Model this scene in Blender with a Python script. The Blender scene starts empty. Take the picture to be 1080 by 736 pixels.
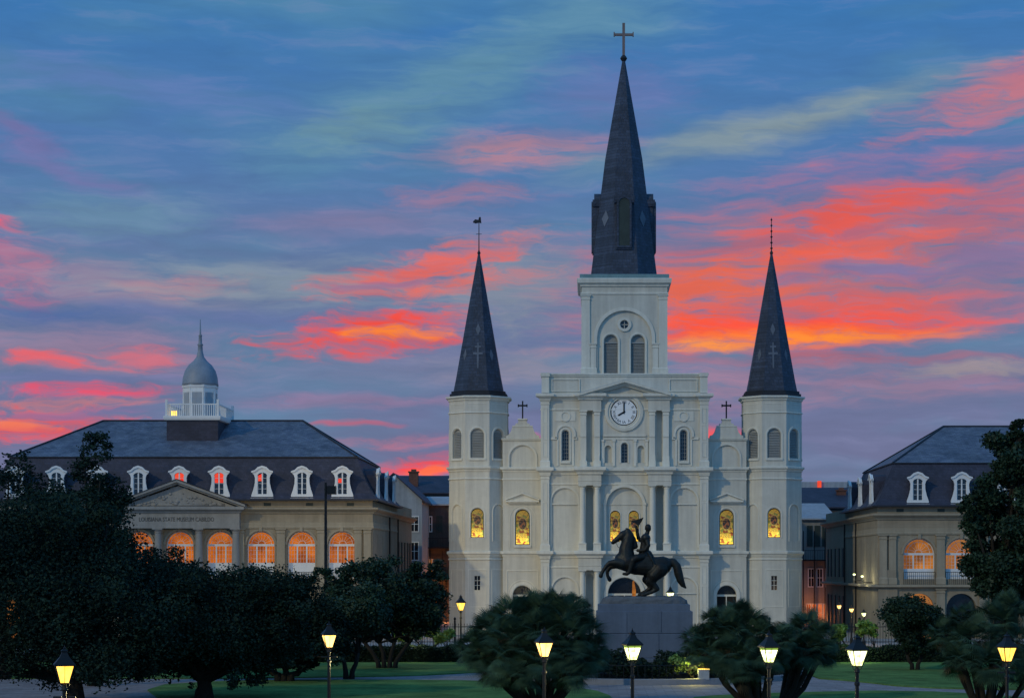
import bpy, bmesh, math, random
import numpy as np
from mathutils import Vector, Matrix, geometry
R = math.radians
F = 2055.0; HC = 6.0; VX = 622.0; HY = 597.0
sc = bpy.context.scene
C = sc.collection
# ------------------------------------------------------------------ camera
cam = bpy.data.cameras.new('camera'); cam_o = bpy.data.objects.new('camera', cam); C.objects.link(cam_o)
cam_o.location = (0, 0, HC); cam_o.rotation_euler = (R(90), 0, 0)
cam.sensor_fit = 'HORIZONTAL'; cam.sensor_width = 36.0; cam.lens = F / 1080 * 36.0
cam.shift_x = (540 - VX) / 1080.0; cam.shift_y = (HY - 368) / 1080.0
cam.clip_start = 0.5; cam.clip_end = 6000
sc.camera = cam_o
sc.view_settings.view_transform = 'Standard'; sc.view_settings.look = 'None'
sc.view_settings.exposure = 0.0; sc.view_settings.gamma = 1.0; sc.view_settings.use_curve_mapping = False
sc.cycles.use_denoising = True
sc.cycles.max_bounces = 6; sc.cycles.sample_clamp_indirect = 3.0
def lin(c):
    return tuple(((x/255)/12.92 if x/255 <= .04045 else ((x/255+.055)/1.055)**2.4) for x in c) + (1,)
def px2(px, py, D):            # where a sight line meets depth D
    return ((px-VX)*D/F, D, HC+(HY-py)*D/F)
# ------------------------------------------------------------------ world: dusk sky with lit clouds, laid out by azimuth and elevation
world = bpy.data.worlds.new('World'); sc.world = world; world.use_nodes = True
nt = world.node_tree; nt.nodes.clear()
def N(t, **k):
    n = nt.nodes.new(t)
    for a, b in k.items(): setattr(n, a, b)
    return n
def L(a, b): nt.links.new(a, b)
def MATH(op, a, b=None, c=None, clamp=False):
    n = N('ShaderNodeMath', operation=op, use_clamp=clamp)
    for i, s in enumerate((a, b, c)):
        if s is None: continue
        if isinstance(s, (int, float)): n.inputs[i].default_value = s
        else: L(s, n.inputs[i])
    return n.outputs[0]
tc = N('ShaderNodeTexCoord'); sp = N('ShaderNodeSeparateXYZ'); L(tc.outputs['Generated'], sp.inputs[0])
az = MATH('MULTIPLY', MATH('ARCTAN2', sp.outputs[0], sp.outputs[1]), 20.0)
hyp = MATH('SQRT', MATH('ADD', MATH('ADD', MATH('MULTIPLY', sp.outputs[0], sp.outputs[0]), MATH('MULTIPLY', sp.outputs[1], sp.outputs[1])), 1e-5))
el = MATH('MULTIPLY', MATH('DIVIDE', sp.outputs[2], hyp), 20.0)
cb = N('ShaderNodeCombineXYZ'); L(az, cb.inputs[0]); L(el, cb.inputs[1])
P0 = cb.outputs[0]
def noise(vec, scale, detail=5, rough=.55, sx=1, sy=1, rot=0, off=(0, 0, 0), color=False, dist=0.0):
    m = N('ShaderNodeMapping'); L(vec, m.inputs[0]); m.inputs['Scale'].default_value = (sx, sy, 1); m.inputs['Rotation'].default_value = (0, 0, rot); m.inputs['Location'].default_value = off
    n = N('ShaderNodeTexNoise'); n.noise_dimensions = '2D'; L(m.outputs[0], n.inputs['Vector'])
    n.inputs['Scale'].default_value = scale; n.inputs['Detail'].default_value = detail; n.inputs['Roughness'].default_value = rough; n.inputs['Distortion'].default_value = dist
    return n.outputs['Color' if color else 'Fac']
def vm(op, a, b):
    n = N('ShaderNodeVectorMath', operation=op)
    for i, s in enumerate((a, b)):
        if isinstance(s, tuple): n.inputs[i].default_value = s
        else: L(s, n.inputs[i])
    return n.outputs[0]
w1 = vm('MULTIPLY', vm('SUBTRACT', noise(P0, 1.0, 3, .6, .8, 2.0, color=True), (.5, .5, .5)), (.9, .24, 0))
P = vm('ADD', P0, w1)
streak = noise(P, 1.0, 6, .62, .75, 5.5, R(-5), (3, 7, 0))           # long flat shreds
streak2 = noise(P, 1.0, 7, .66, 2.4, 10.0, R(-12), (9, 2, 0), dist=.3)
wash = noise(P0, 1.0, 4, .5, .35, 1.3, R(-18), (1, 5, 0))
ripple = MATH('MULTIPLY_ADD', noise(P, 1.0, 8, .72, 1.5, 11.0, R(-7), (4, 4, 0), dist=.15), 3.4, -.78, clamp=True)
ripple_soft = MATH('MULTIPLY_ADD', ripple, .45, .60)
hgt = MATH('DIVIDE', el, 20.0 * .36)
ramp = N('ShaderNodeValToRGB'); L(hgt, ramp.inputs[0])
cr = ramp.color_ramp
stops = [(0, (106, 108, 144)), (.2, (104, 111, 152)), (.42, (96, 118, 160)), (.56, (78, 118, 170)), (.78, (56, 116, 176)), (1.0, (46, 114, 180))]
cr.elements[0].position = 0; cr.elements[0].color = lin(stops[0][1]); cr.elements[1].position = 1; cr.elements[1].color = lin(stops[-1][1])
for p, c in stops[1:-1]:
    e = cr.elements.new(p); e.color = lin(c)
col = ramp.outputs[0]
def over(col, fac, c):
    m = N('ShaderNodeMix', data_type='RGBA'); L(fac, m.inputs[0]); L(col, m.inputs[6])
    if isinstance(c, tuple): m.inputs[7].default_value = lin(c)
    else: L(c, m.inputs[7])
    return m.outputs[2]
# soft washes everywhere (also behind the camera)
f = MATH('MULTIPLY', MATH('SUBTRACT', wash, .45, clamp=True), 2.2, clamp=True)
col = over(col, f, (82, 134, 168))
f = MATH('MULTIPLY', MATH('SUBTRACT', streak, .54, clamp=True), 1.3, clamp=True)
col = over(col, f, (122, 126, 164))
# banks of cloud: x, y, half width, half height (photo pixels off the axis), tilt, colour, strength, noise share
BL = [
 (480, 85, 260, 48, 24, (98, 144, 162), .75, .5), (375, 135, 80, 26, 12, (112, 150, 158), .6, .6), (640, 15, 130, 40, 5, (92, 140, 168), .7, .4),
 (815, 132, 240, 22, 13, (130, 148, 156), 1.0, .4), (1055, 92, 130, 24, 15, (202, 112, 122), .95, .9), (1020, 128, 110, 12, 14, (190, 112, 132), .8, 1.0),
 (960, 175, 200, 26, 8, (104, 114, 172), .7, .4), (545, 158, 130, 22, 4, (182, 126, 140), .9, .6), (650, 100, 90, 42, 0, (104, 116, 172), .7, .5),
 (150, 92, 220, 22, -6, (92, 118, 178), .7, .5), (15, 138, 80, 14, -18, (118, 112, 166), .8, .5), (70, 178, 110, 14, -20, (116, 116, 170), .8, .5),
 (480, 207, 90, 16, 4, (160, 118, 146), .8, .7), (380, 235, 150, 18, 2, (136, 122, 160), .7, .6), (120, 228, 120, 24, 4, (104, 142, 166), .7, .5),
 (10, 282, 62, 36, -25, (196, 104, 136), .75, 1.0), (-5, 236, 36, 9, 0, (240, 90, 110), .9, .6), (110, 300, 150, 30, -8, (164, 132, 156), .7, .7),
 (190, 300, 70, 14, 5, (206, 126, 138), .7, 1.0), (300, 300, 200, 34, 0, (130, 144, 158), .85, .9), (220, 335, 200, 12, -3, (92, 112, 162), .8, .7),
 (55, 332, 110, 11, 0, (76, 104, 160), .9, .6), (100, 372, 170, 32, 0, (150, 122, 150), .8, .8), (62, 380, 48, 10, 0, (240, 92, 98), .95, .9), (158, 378, 44, 15, 0, (216, 106, 122), .9, 1.0),
 (60, 398, 150, 7, 0, (104, 116, 166), .8, .6), (70, 425, 110, 9, 2, (206, 122, 126), .7, 1.1), (90, 411, 95, 8, 0, (236, 74, 104), 1.0, .7), (20, 450, 110, 20, 6, (236, 78, 84), .95, 1.2), (10, 447, 50, 6, 0, (250, 128, 84), .7, .8),
 (80, 435, 90, 5, 3, (128, 110, 158), .8, .6),
 (540, 300, 100, 60, 0, (138, 146, 158), .7, .5), (450, 385, 200, 30, 0, (116, 120, 156), .7, .6), (570, 385, 130, 20, 0, (150, 138, 154), .6, .8),
 (500, 266, 90, 18, 12, (198, 112, 124), .8, .9), (430, 288, 110, 20, 13, (232, 98, 84), 1.0, .8), (485, 300, 90, 14, 10, (228, 104, 92), .9, .9),
 (390, 351, 118, 22, 8, (248, 72, 56), 1.0, .8), (415, 352, 66, 6, 4, (255, 136, 44), .9, .9), (400, 425, 170, 9, 0, (150, 112, 148), .6, .7), (405, 300, 70, 6, 8, (110, 112, 158), .7, .9),
 (446, 491, 62, 13, 8, (250, 66, 76), 1.0, .6), (455, 494, 40, 5, 6, (255, 110, 70), .9, .7), (420, 466, 70, 7, 4, (196, 112, 134), .7, .9), (360, 450, 44, 4, 0, (220, 84, 104), .6, .6),
 (905, 270, 330, 92, 8, (202, 98, 100), .95, .6), (890, 228, 160, 26, 15, (230, 82, 66), 1.0, .8), (1050, 215, 100, 24, 6, (186, 100, 120), .8, .8),
 (770, 298, 100, 34, 10, (240, 98, 60), 1.0, .9), (880, 265, 140, 13, 6, (236, 92, 70), .8, 1.0), (735, 342, 90, 22, 0, (248, 84, 54), 1.0, .8), (920, 325, 170, 18, 0, (224, 86, 78), .95, .8),
 (925, 285, 95, 13, -3, (116, 112, 160), .95, .7), (1040, 275, 100, 26, 5, (124, 112, 158), .9, .6), (830, 293, 60, 8, 0, (128, 108, 150), .8, .9), (790, 255, 90, 8, 6, (166, 98, 122), .8, 1.0), (900, 245, 110, 6, 6, (150, 100, 132), .7, 1.0),
 (1060, 322, 90, 16, 0, (150, 112, 146), .7, .7),
 (868, 350, 215, 20, 1, (252, 74, 50), 1.0, .5), (870, 356, 170, 11, 1, (255, 140, 42), 1.0, .6), (880, 349, 120, 5, 0, (255, 88, 40), .6, .8), (745, 364, 70, 6, -2, (255, 150, 60), .8, .7),
 (900, 378, 210, 8, -1, (168, 92, 110), .85, .8), (960, 402, 210, 26, 1, (150, 114, 142), .8, .9), (1045, 388, 90, 9, 2, (164, 150, 150), .7, .7), (765, 400, 80, 22, 0, (160, 122, 150), .8, .8), (770, 430, 90, 10, 0, (170, 116, 144), .4, .7),
 (748, 462, 44, 14, 0, (250, 84, 92), 1.0, .4), (574, 464, 20, 10, 0, (238, 96, 110), .9, .4),
]
for bx, by, rx, ry, tilt, c, stg, nz in BL:
    a_ = math.atan((bx-VX)/F); e_ = (HY-by)/F*math.cos(a_)
    m = N('ShaderNodeMapping', vector_type='TEXTURE'); L(P, m.inputs[0])
    m.inputs['Location'].default_value = (a_*20, e_*20, 0); m.inputs['Rotation'].default_value = (0, 0, R(tilt)); m.inputs['Scale'].default_value = (rx/F*20*1.06, ry/F*20*1.12, 1)
    d = N('ShaderNodeVectorMath', operation='LENGTH'); L(m.outputs[0], d.inputs[0])
    base = MATH('SUBTRACT', 1.0, d.outputs['Value'])
    nn = streak2 if max(rx, ry) < 130 else streak
    t = MATH('MULTIPLY_ADD', MATH('SUBTRACT', nn, .5), nz*3.2, MATH('MULTIPLY', base, 1.55))
    s = N('ShaderNodeMapRange', interpolation_type='SMOOTHSTEP'); L(t, s.inputs[0]); s.inputs[1].default_value = -.25; s.inputs[2].default_value = 1.35; s.inputs[4].default_value = stg*(.97 if c[0] > 245 else .86)
    # no cloud outside its own ellipse
    g = MATH('MULTIPLY', s.outputs[0], MATH('MULTIPLY', MATH('SUBTRACT', 1.45, d.outputs['Value']), 2.2, clamp=True))
    if rx > 60: g = MATH('MULTIPLY', g, ripple if c[0]-c[1] > 30 else ripple_soft, clamp=True)
    col = over(col, g, c)
# the eastern half, behind the viewer, is plain teal dusk
bk = MATH('MULTIPLY', MATH('SUBTRACT', .55, sp.outputs[1], clamp=True), 1.5, clamp=True)
col = over(col, bk, (84, 150, 212))
fine = MATH('MULTIPLY_ADD', streak, .34, .80)
mm = N('ShaderNodeVectorMath', operation='SCALE'); L(col, mm.inputs[0]); L(fine, mm.inputs['Scale'])
sky = N('ShaderNodeTexSky'); sky.sky_type = 'NISHITA'; sky.sun_disc = False; sky.sun_elevation = R(14); sky.sun_rotation = R(180+44); sky.air_density = 1.2
bg1 = N('ShaderNodeBackground'); L(mm.outputs[0], bg1.inputs[0]); bg1.inputs[1].default_value = 1.0
bg2 = N('ShaderNodeBackground'); L(sky.outputs[0], bg2.inputs[0]); bg2.inputs[1].default_value = 0.004
ad = N('ShaderNodeAddShader'); L(bg1.outputs[0], ad.inputs[0]); L(bg2.outputs[0], ad.inputs[1])
wo = N('ShaderNodeOutputWorld'); L(ad.outputs[0], wo.inputs[0])
world.cycles.sampling_method = 'MANUAL'; world.cycles.sample_map_resolution = 512
# ------------------------------------------------------------------ low warm light from the left front
sun = bpy.data.lights.new('sun', 'SUN'); sun.energy = .90; sun.angle = R(1.2); sun.color = (1.0, .83, .47)
sun_o = bpy.data.objects.new('sun', sun); C.objects.link(sun_o)
sd = Vector((math.sin(R(44)), math.cos(R(44)), -math.tan(R(28)))).normalized()
sun_o.rotation_euler = sd.to_track_quat('-Z', 'Y').to_euler()
def point(name, loc, power, color, r=.15):
    l = bpy.data.lights.new(name, 'POINT'); l.energy = power; l.color = color; l.shadow_soft_size = r
    o = bpy.data.objects.new(name, l); C.objects.link(o); o.location = loc
    return o
# ------------------------------------------------------------------ materials
def mat(name, base, rough=.7, var=.15, scale=.5, streaks=0.0, bump=0.0, bscale=8, brick=None, metallic=0, emit=None, estr=0, var2=None, spec=.3):
    m = bpy.data.materials.new(name); m.use_nodes = True; t = m.node_tree; b = t.nodes['Principled BSDF']
    b.inputs['Roughness'].default_value = rough; b.inputs['Metallic'].default_value = metallic; b.inputs['Specular IOR Level'].default_value = spec
    tcn = t.nodes.new('ShaderNodeTexCoord')
    def nz(sc_, det=5, sv=(1, 1, 1)):
        mp = t.nodes.new('ShaderNodeMapping'); mp.inputs['Scale'].default_value = sv; t.links.new(tcn.outputs['Object'], mp.inputs[0])
        n = t.nodes.new('ShaderNodeTexNoise'); n.inputs['Scale'].default_value = sc_; n.inputs['Detail'].default_value = det; n.inputs['Roughness'].default_value = .6
        t.links.new(mp.outputs[0], n.inputs['Vector']); return n.outputs['Fac']
    def mr(a, lo, hi):
        r = t.nodes.new('ShaderNodeMapRange'); t.links.new(a, r.inputs[0]); r.inputs[1].default_value = .3; r.inputs[2].default_value = .7; r.inputs[3].default_value = lo; r.inputs[4].default_value = hi; return r.outputs[0]
    fac = mr(nz(scale), 1-var, 1+var)
    def mul(a, b_):
        x = t.nodes.new('ShaderNodeMath'); x.operation = 'MULTIPLY'; t.links.new(a, x.inputs[0]); t.links.new(b_, x.inputs[1]); return x.outputs[0]
    fac = mul(fac, mr(nz(scale*9, 4), 1-var*.5, 1+var*.5))
    if streaks: fac = mul(fac, mr(nz(1.0, 5, (2.2, 2.2, .16)), 1-streaks, 1.02))
    src = t.nodes.new('ShaderNodeRGB'); src.outputs[0].default_value = tuple(base)+(1,); csrc = src.outputs[0]
    if var2:
        mx = t.nodes.new('ShaderNodeMix'); mx.data_type = 'RGBA'; t.links.new(mr(nz(scale*2.3, 3), 0, 1), mx.inputs[0]); t.links.new(csrc, mx.inputs[6]); mx.inputs[7].default_value = tuple(var2)+(1,); csrc = mx.outputs[2]
    hb = None
    if brick:
        bw, bh, mort, dk, ax = brick
        mp = t.nodes.new('ShaderNodeMapping'); t.links.new(tcn.outputs['Object'], mp.inputs[0])
        if ax == 'xz': mp.inputs['Rotation'].default_value = (R(-90), 0, 0)
        if ax == 'z':   # combine x+y so that walls of any heading get courses
            se = t.nodes.new('ShaderNodeSeparateXYZ'); t.links.new(tcn.outputs['Object'], se.inputs[0]); ad_ = t.nodes.new('ShaderNodeMath'); ad_.operation = 'ADD'
            t.links.new(se.outputs[0], ad_.inputs[0]); t.links.new(se.outputs[1], ad_.inputs[1]); cc = t.nodes.new('ShaderNodeCombineXYZ'); t.links.new(ad_.outputs[0], cc.inputs[0]); t.links.new(se.outputs[2], cc.inputs[1]); t.links.new(cc.outputs[0], mp.inputs[0])
        br = t.nodes.new('ShaderNodeTexBrick'); t.links.new(mp.outputs[0], br.inputs['Vector'])
        br.inputs['Scale'].default_value = 1; br.inputs['Brick Width'].default_value = bw; br.inputs['Row Height'].default_value = bh; br.inputs['Mortar Size'].default_value = mort
        br.inputs['Color1'].default_value = (1, 1, 1, 1); br.inputs['Color2'].default_value = (1-dk*.8,)*3+(1,); br.inputs['Mortar'].default_value = (1-dk,)*3+(1,)
        fac = mul(fac, br.outputs['Color']); hb = br.outputs['Color']
    vs = t.nodes.new('ShaderNodeVectorMath'); vs.operation = 'SCALE'; t.links.new(csrc, vs.inputs[0]); t.links.new(fac, vs.inputs['Scale'])
    t.links.new(vs.outputs[0], b.inputs['Base Color'])
    if bump:
        bp = t.nodes.new('ShaderNodeBump'); bp.inputs['Strength'].default_value = bump; bp.inputs['Distance'].default_value = .05
        t.links.new(nz(bscale, 6), bp.inputs['Height']); last = bp
        if hb is not None:
            b2 = t.nodes.new('ShaderNodeBump'); b2.inputs['Strength'].default_value = bump; b2.inputs['Distance'].default_value = .02; t.links.new(hb, b2.inputs['Height']); t.links.new(bp.outputs[0], b2.inputs['Normal']); last = b2
        t.links.new(last.outputs[0], b.inputs['Normal'])
    if emit: b.inputs['Emission Color'].default_value = tuple(emit)+(1,); b.inputs['Emission Strength'].default_value = estr
    return m
def emis(name, c1, c2, strength, scale=1.2, zgrad=0.0, sv=(1, 1, 1)):     # lit glass: colour wanders between c1 and c2
    m = bpy.data.materials.new(name); m.use_nodes = True; t = m.node_tree; b = t.nodes['Principled BSDF']
    b.inputs['Base Color'].default_value = (.01, .01, .01, 1); b.inputs['Roughness'].default_value = .9; b.inputs['Specular IOR Level'].default_value = .05
    tcn = t.nodes.new('ShaderNodeTexCoord'); mp = t.nodes.new('ShaderNodeMapping'); mp.inputs['Scale'].default_value = sv; t.links.new(tcn.outputs['Object'], mp.inputs[0])
    n = t.nodes.new('ShaderNodeTexNoise'); n.inputs['Scale'].default_value = scale; n.inputs['Detail'].default_value = 3; t.links.new(mp.outputs[0], n.inputs['Vector'])
    r = t.nodes.new('ShaderNodeMapRange'); r.inputs[1].default_value = .35; r.inputs[2].default_value = .65; t.links.new(n.outputs['Fac'], r.inputs[0])
    mx = t.nodes.new('ShaderNodeMix'); mx.data_type = 'RGBA'; t.links.new(r.outputs[0], mx.inputs[0]); mx.inputs[6].default_value = tuple(c1)+(1,); mx.inputs[7].default_value = tuple(c2)+(1,)
    t.links.new(mx.outputs[2], b.inputs['Emission Color']); b.inputs['Emission Strength'].default_value = strength
    return m
M = {}
M['stucco'] = mat('cream_stucco', (.63, .61, .53), .85, .07, .3, streaks=.2, bump=.12, bscale=5, brick=(1.1, .55, .01, .035, 'z'))
M['trim'] = mat('pale_trim', (.70, .68, .59), .8, .06, .5, streaks=.16, bump=.15, bscale=9)
M['ledge'] = mat('ledge_top', (.62, .66, .66), .7, .12, .8)
M['slate'] = mat('steeple_slate', (.050, .068, .112), .5, .3, .5, bump=.7, bscale=6, streaks=.35, brick=(.42, .26, .02, .5, 'z'), spec=.4)
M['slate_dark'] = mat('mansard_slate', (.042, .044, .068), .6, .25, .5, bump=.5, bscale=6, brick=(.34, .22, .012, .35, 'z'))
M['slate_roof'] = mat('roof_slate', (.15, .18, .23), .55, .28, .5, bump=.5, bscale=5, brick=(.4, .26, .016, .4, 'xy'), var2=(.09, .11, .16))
M['slate_light'] = mat('slate_ornament', (.115, .135, .17), .6, .2, 1)
M['dark'] = mat('dark_edge', (.02, .022, .028), .5, .2, 1)
M['iron'] = mat('black_iron', (.012, .014, .016), .45, .2, 3, metallic=.3)
M['verdigris'] = mat('green_copper', (.16, .27, .29), .6, .2, 1)
M['louvre'] = mat('grey_louvre', (.30, .31, .30), .75, .1, 1)
M['glassdark'] = mat('dark_glass', (.015, .018, .025), .12, .2, 2, spec=.6)
M['white'] = mat('white_paint', (.72, .74, .74), .6, .06, 1, streaks=.08)
M['tan'] = mat('tan_stucco', (.31, .265, .19), .85, .10, .3, streaks=.22, bump=.25, bscale=5, brick=(1.2, .5, .014, .09, 'z'))
M['tan_trim'] = mat('tan_trim', (.335, .29, .21), .8, .10, .4, streaks=.2, bump=.15)
M['grey'] = mat('grey_stone_trim', (.27, .27, .255), .8, .12, .4, streaks=.2)
M['letter'] = mat('dark_lettering', (.09, .085, .075), .7, .1, 2)
M['dial'] = mat('clock_dial', (.82, .84, .85), .5, .02, 1)
M['bronze'] = mat('weathered_bronze', (.020, .017, .015), .48, .45, 1.5, metallic=.35, bump=.3, bscale=6, var2=(.022, .027, .025))
M['granite'] = mat('blue_grey_granite', (.12, .155, .21), .75, .1, .6, streaks=.2, bump=.2, bscale=20)
M['rock'] = mat('rough_grey_stone', (.11, .12, .13), .9, .25, 1.2, bump=1.0, bscale=4)
M['bark'] = mat('bark', (.020, .018, .015), .95, .3, 2, bump=.8, bscale=9)
M['leaf'] = mat('oak_leaf', (.018, .040, .026), .55, .5, .55, var2=(.040, .075, .038), spec=.25)
M['leaf_mag'] = mat('magnolia_leaf', (.015, .034, .022), .5, .5, .55, var2=(.026, .052, .028), spec=.15)
M['leaf_dark'] = mat('dark_leaf', (.014, .030, .025), .7, .45, .4, var2=(.018, .038, .026), spec=.04)
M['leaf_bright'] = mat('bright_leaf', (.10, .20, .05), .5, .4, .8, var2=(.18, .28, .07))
M['palm'] = mat('palm_frond', (.030, .068, .045), .6, .45, .7, var2=(.048, .092, .052), spec=.12)
M['palm_dead'] = mat('dry_frond', (.09, .065, .035), .8, .3, 1)
M['hedge'] = mat('hedge_leaf', (.014, .028, .018), .7, .4, 1, spec=.1)
M['grass'] = mat('lawn_grass', (.085, .165, .05), .95, .35, .5, bump=.6, bscale=14, var2=(.11, .20, .06), spec=.05)
M['soil'] = mat('soil', (.03, .026, .02), .95, .3, .5, bump=.5)
M['path'] = mat('flagstone_path', (.30, .28, .28), .85, .14, .3, bump=.2, bscale=6, brick=(.9, .6, .03, .35, 'xy'), var2=(.26, .22, .22))
M['plaza'] = mat('plaza_slate', (.26, .26, .25), .85, .14, .2, brick=(1.0, .7, .02, .15, 'xy'))
M['asphalt'] = mat('asphalt', (.05, .05, .052), .9, .2, .2)
M['kerb'] = mat('granite_kerb', (.22, .23, .25), .8, .12, .8, bump=.2)
M['brick'] = mat('red_brick', (.16, .075, .055), .85, .2, .4, brick=(.24, .08, .012, .3, 'z'))
M['oldwall'] = mat('blue_grey_render', (.34, .38, .42), .85, .12, .3, streaks=.25)
M['darkwall'] = mat('dark_old_render', (.085, .08, .078), .9, .25, .4, streaks=.3)
M['shutter'] = mat('green_shutter', (.035, .05, .045), .6, .2, 1)
M['amber'] = emis('amber_lit_glass', (1.0, .24, .018), (.42, .085, .008), .58, .9)
M['amber_dim'] = emis('dim_amber_glass', (.85, .24, .05), (1.0, .42, .12), .34, .6)
M['amber2'] = emis('golden_lit_glass', (1.0, .34, .05), (.35, .12, .03), .52, .9)
M['redglow'] = emis('red_glow_glass', (1.0, .03, .02), (1.0, .10, .04), .85, 1.0)
M['lamp_yellow'] = emis('yellow_lantern_glass', (1.0, .50, .05), (1.0, .66, .13), 2.4, 3)
M['lamp_white'] = emis('white_lantern_glass', (.66, .8, .20), (1.0, 1.0, .6), 3.2, 5, sv=(1, 1, 2))
M['lamp_orange'] = emis('orange_lantern_glass', (1.0, .52, .10), (1.0, .64, .2), 4.0, 3)
M['lamp_upper'] = emis('green_tinted_glass', (.25, .42, .05), (.35, .5, .08), .8, 3)
M['orange_room'] = emis('orange_shop_light', (1.0, .20, .03), (.5, .07, .01), .8, .9)
def stained():
    m = bpy.data.materials.new('stained_glass'); m.use_nodes = True; t = m.node_tree; b = t.nodes['Principled BSDF']; b.inputs['Base Color'].default_value = (.02, .02, .02, 1)
    n_ = t.nodes.new; k = t.links.new
    tcn = n_('ShaderNodeTexCoord'); se = n_('ShaderNodeSeparateXYZ'); k(tcn.outputs['Object'], se.inputs[0])
    def mth(op, a, b_=None, c=None, cl=False):
        x = n_('ShaderNodeMath'); x.operation = op; x.use_clamp = cl
        for i, s in enumerate((a, b_, c)):
            if s is None: continue
            if isinstance(s, (int, float)): x.inputs[i].default_value = s
            else: k(s, x.inputs[i])
        return x.outputs[0]
    def mix(f_, a, b_):
        x = n_('ShaderNodeMix'); x.data_type = 'RGBA'; k(f_, x.inputs[0])
        for i, s in ((6, a), (7, b_)):
            if isinstance(s, tuple): x.inputs[i].default_value = s+(1,)
            else: k(s, x.inputs[i])
        return x.outputs[2]
    vo = n_('ShaderNodeTexVoronoi'); vo.feature = 'DISTANCE_TO_EDGE'; vo.inputs['Scale'].default_value = 4.5; k(tcn.outputs['Object'], vo.inputs['Vector'])
    vc = n_('ShaderNodeTexVoronoi'); vc.inputs['Scale'].default_value = 4.5; k(tcn.outputs['Object'], vc.inputs['Vector'])
    r = n_('ShaderNodeSeparateColor'); k(vc.outputs['Color'], r.inputs[0])
    c0 = mix(r.outputs[0], (.95, .50, .03), (1.0, .74, .10))
    c0 = mix(mth('GREATER_THAN', r.outputs[1], .80), c0, (.35, .40, .06)); c0 = mix(mth('GREATER_THAN', r.outputs[2], .86), c0, (.40, .10, .02))
    up = mth('MULTIPLY_ADD', se.outputs[2], -.55, .98, cl=True)      # the lamp inside stands low
    # medallion
    ex = mth('DIVIDE', se.outputs[0], .30); ez = mth('DIVIDE', mth('SUBTRACT', se.outputs[2], 1.72), .45)
    dd = mth('SQRT', mth('ADD', mth('MULTIPLY', ex, ex), mth('MULTIPLY', ez, ez)))
    med = mth('LESS_THAN', dd, 1.0); rim = mth('LESS_THAN', mth('ABSOLUTE', mth('SUBTRACT', dd, 1.12)), .12)
    nn = n_('ShaderNodeTexNoise'); nn.inputs['Scale'].default_value = 5; k(tcn.outputs['Object'], nn.inputs['Vector'])
    inner = mix(mth('GREATER_THAN', nn.outputs['Fac'], .53), (.03, .02, .02), (.55, .17, .04))
    c0 = mix(rim, c0, (.8, .55, .12)); c0 = mix(med, c0, inner)
    lead = mth('LESS_THAN', vo.outputs['Distance'], .03); c0 = mix(lead, c0, (.22, .13, .03))
    k(c0, b.inputs['Emission Color']); k(mth('MULTIPLY_ADD', mth('MULTIPLY', up, up), 2.0, .26), b.inputs['Emission Strength'])
    return m
M['stained'] = stained()
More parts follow.
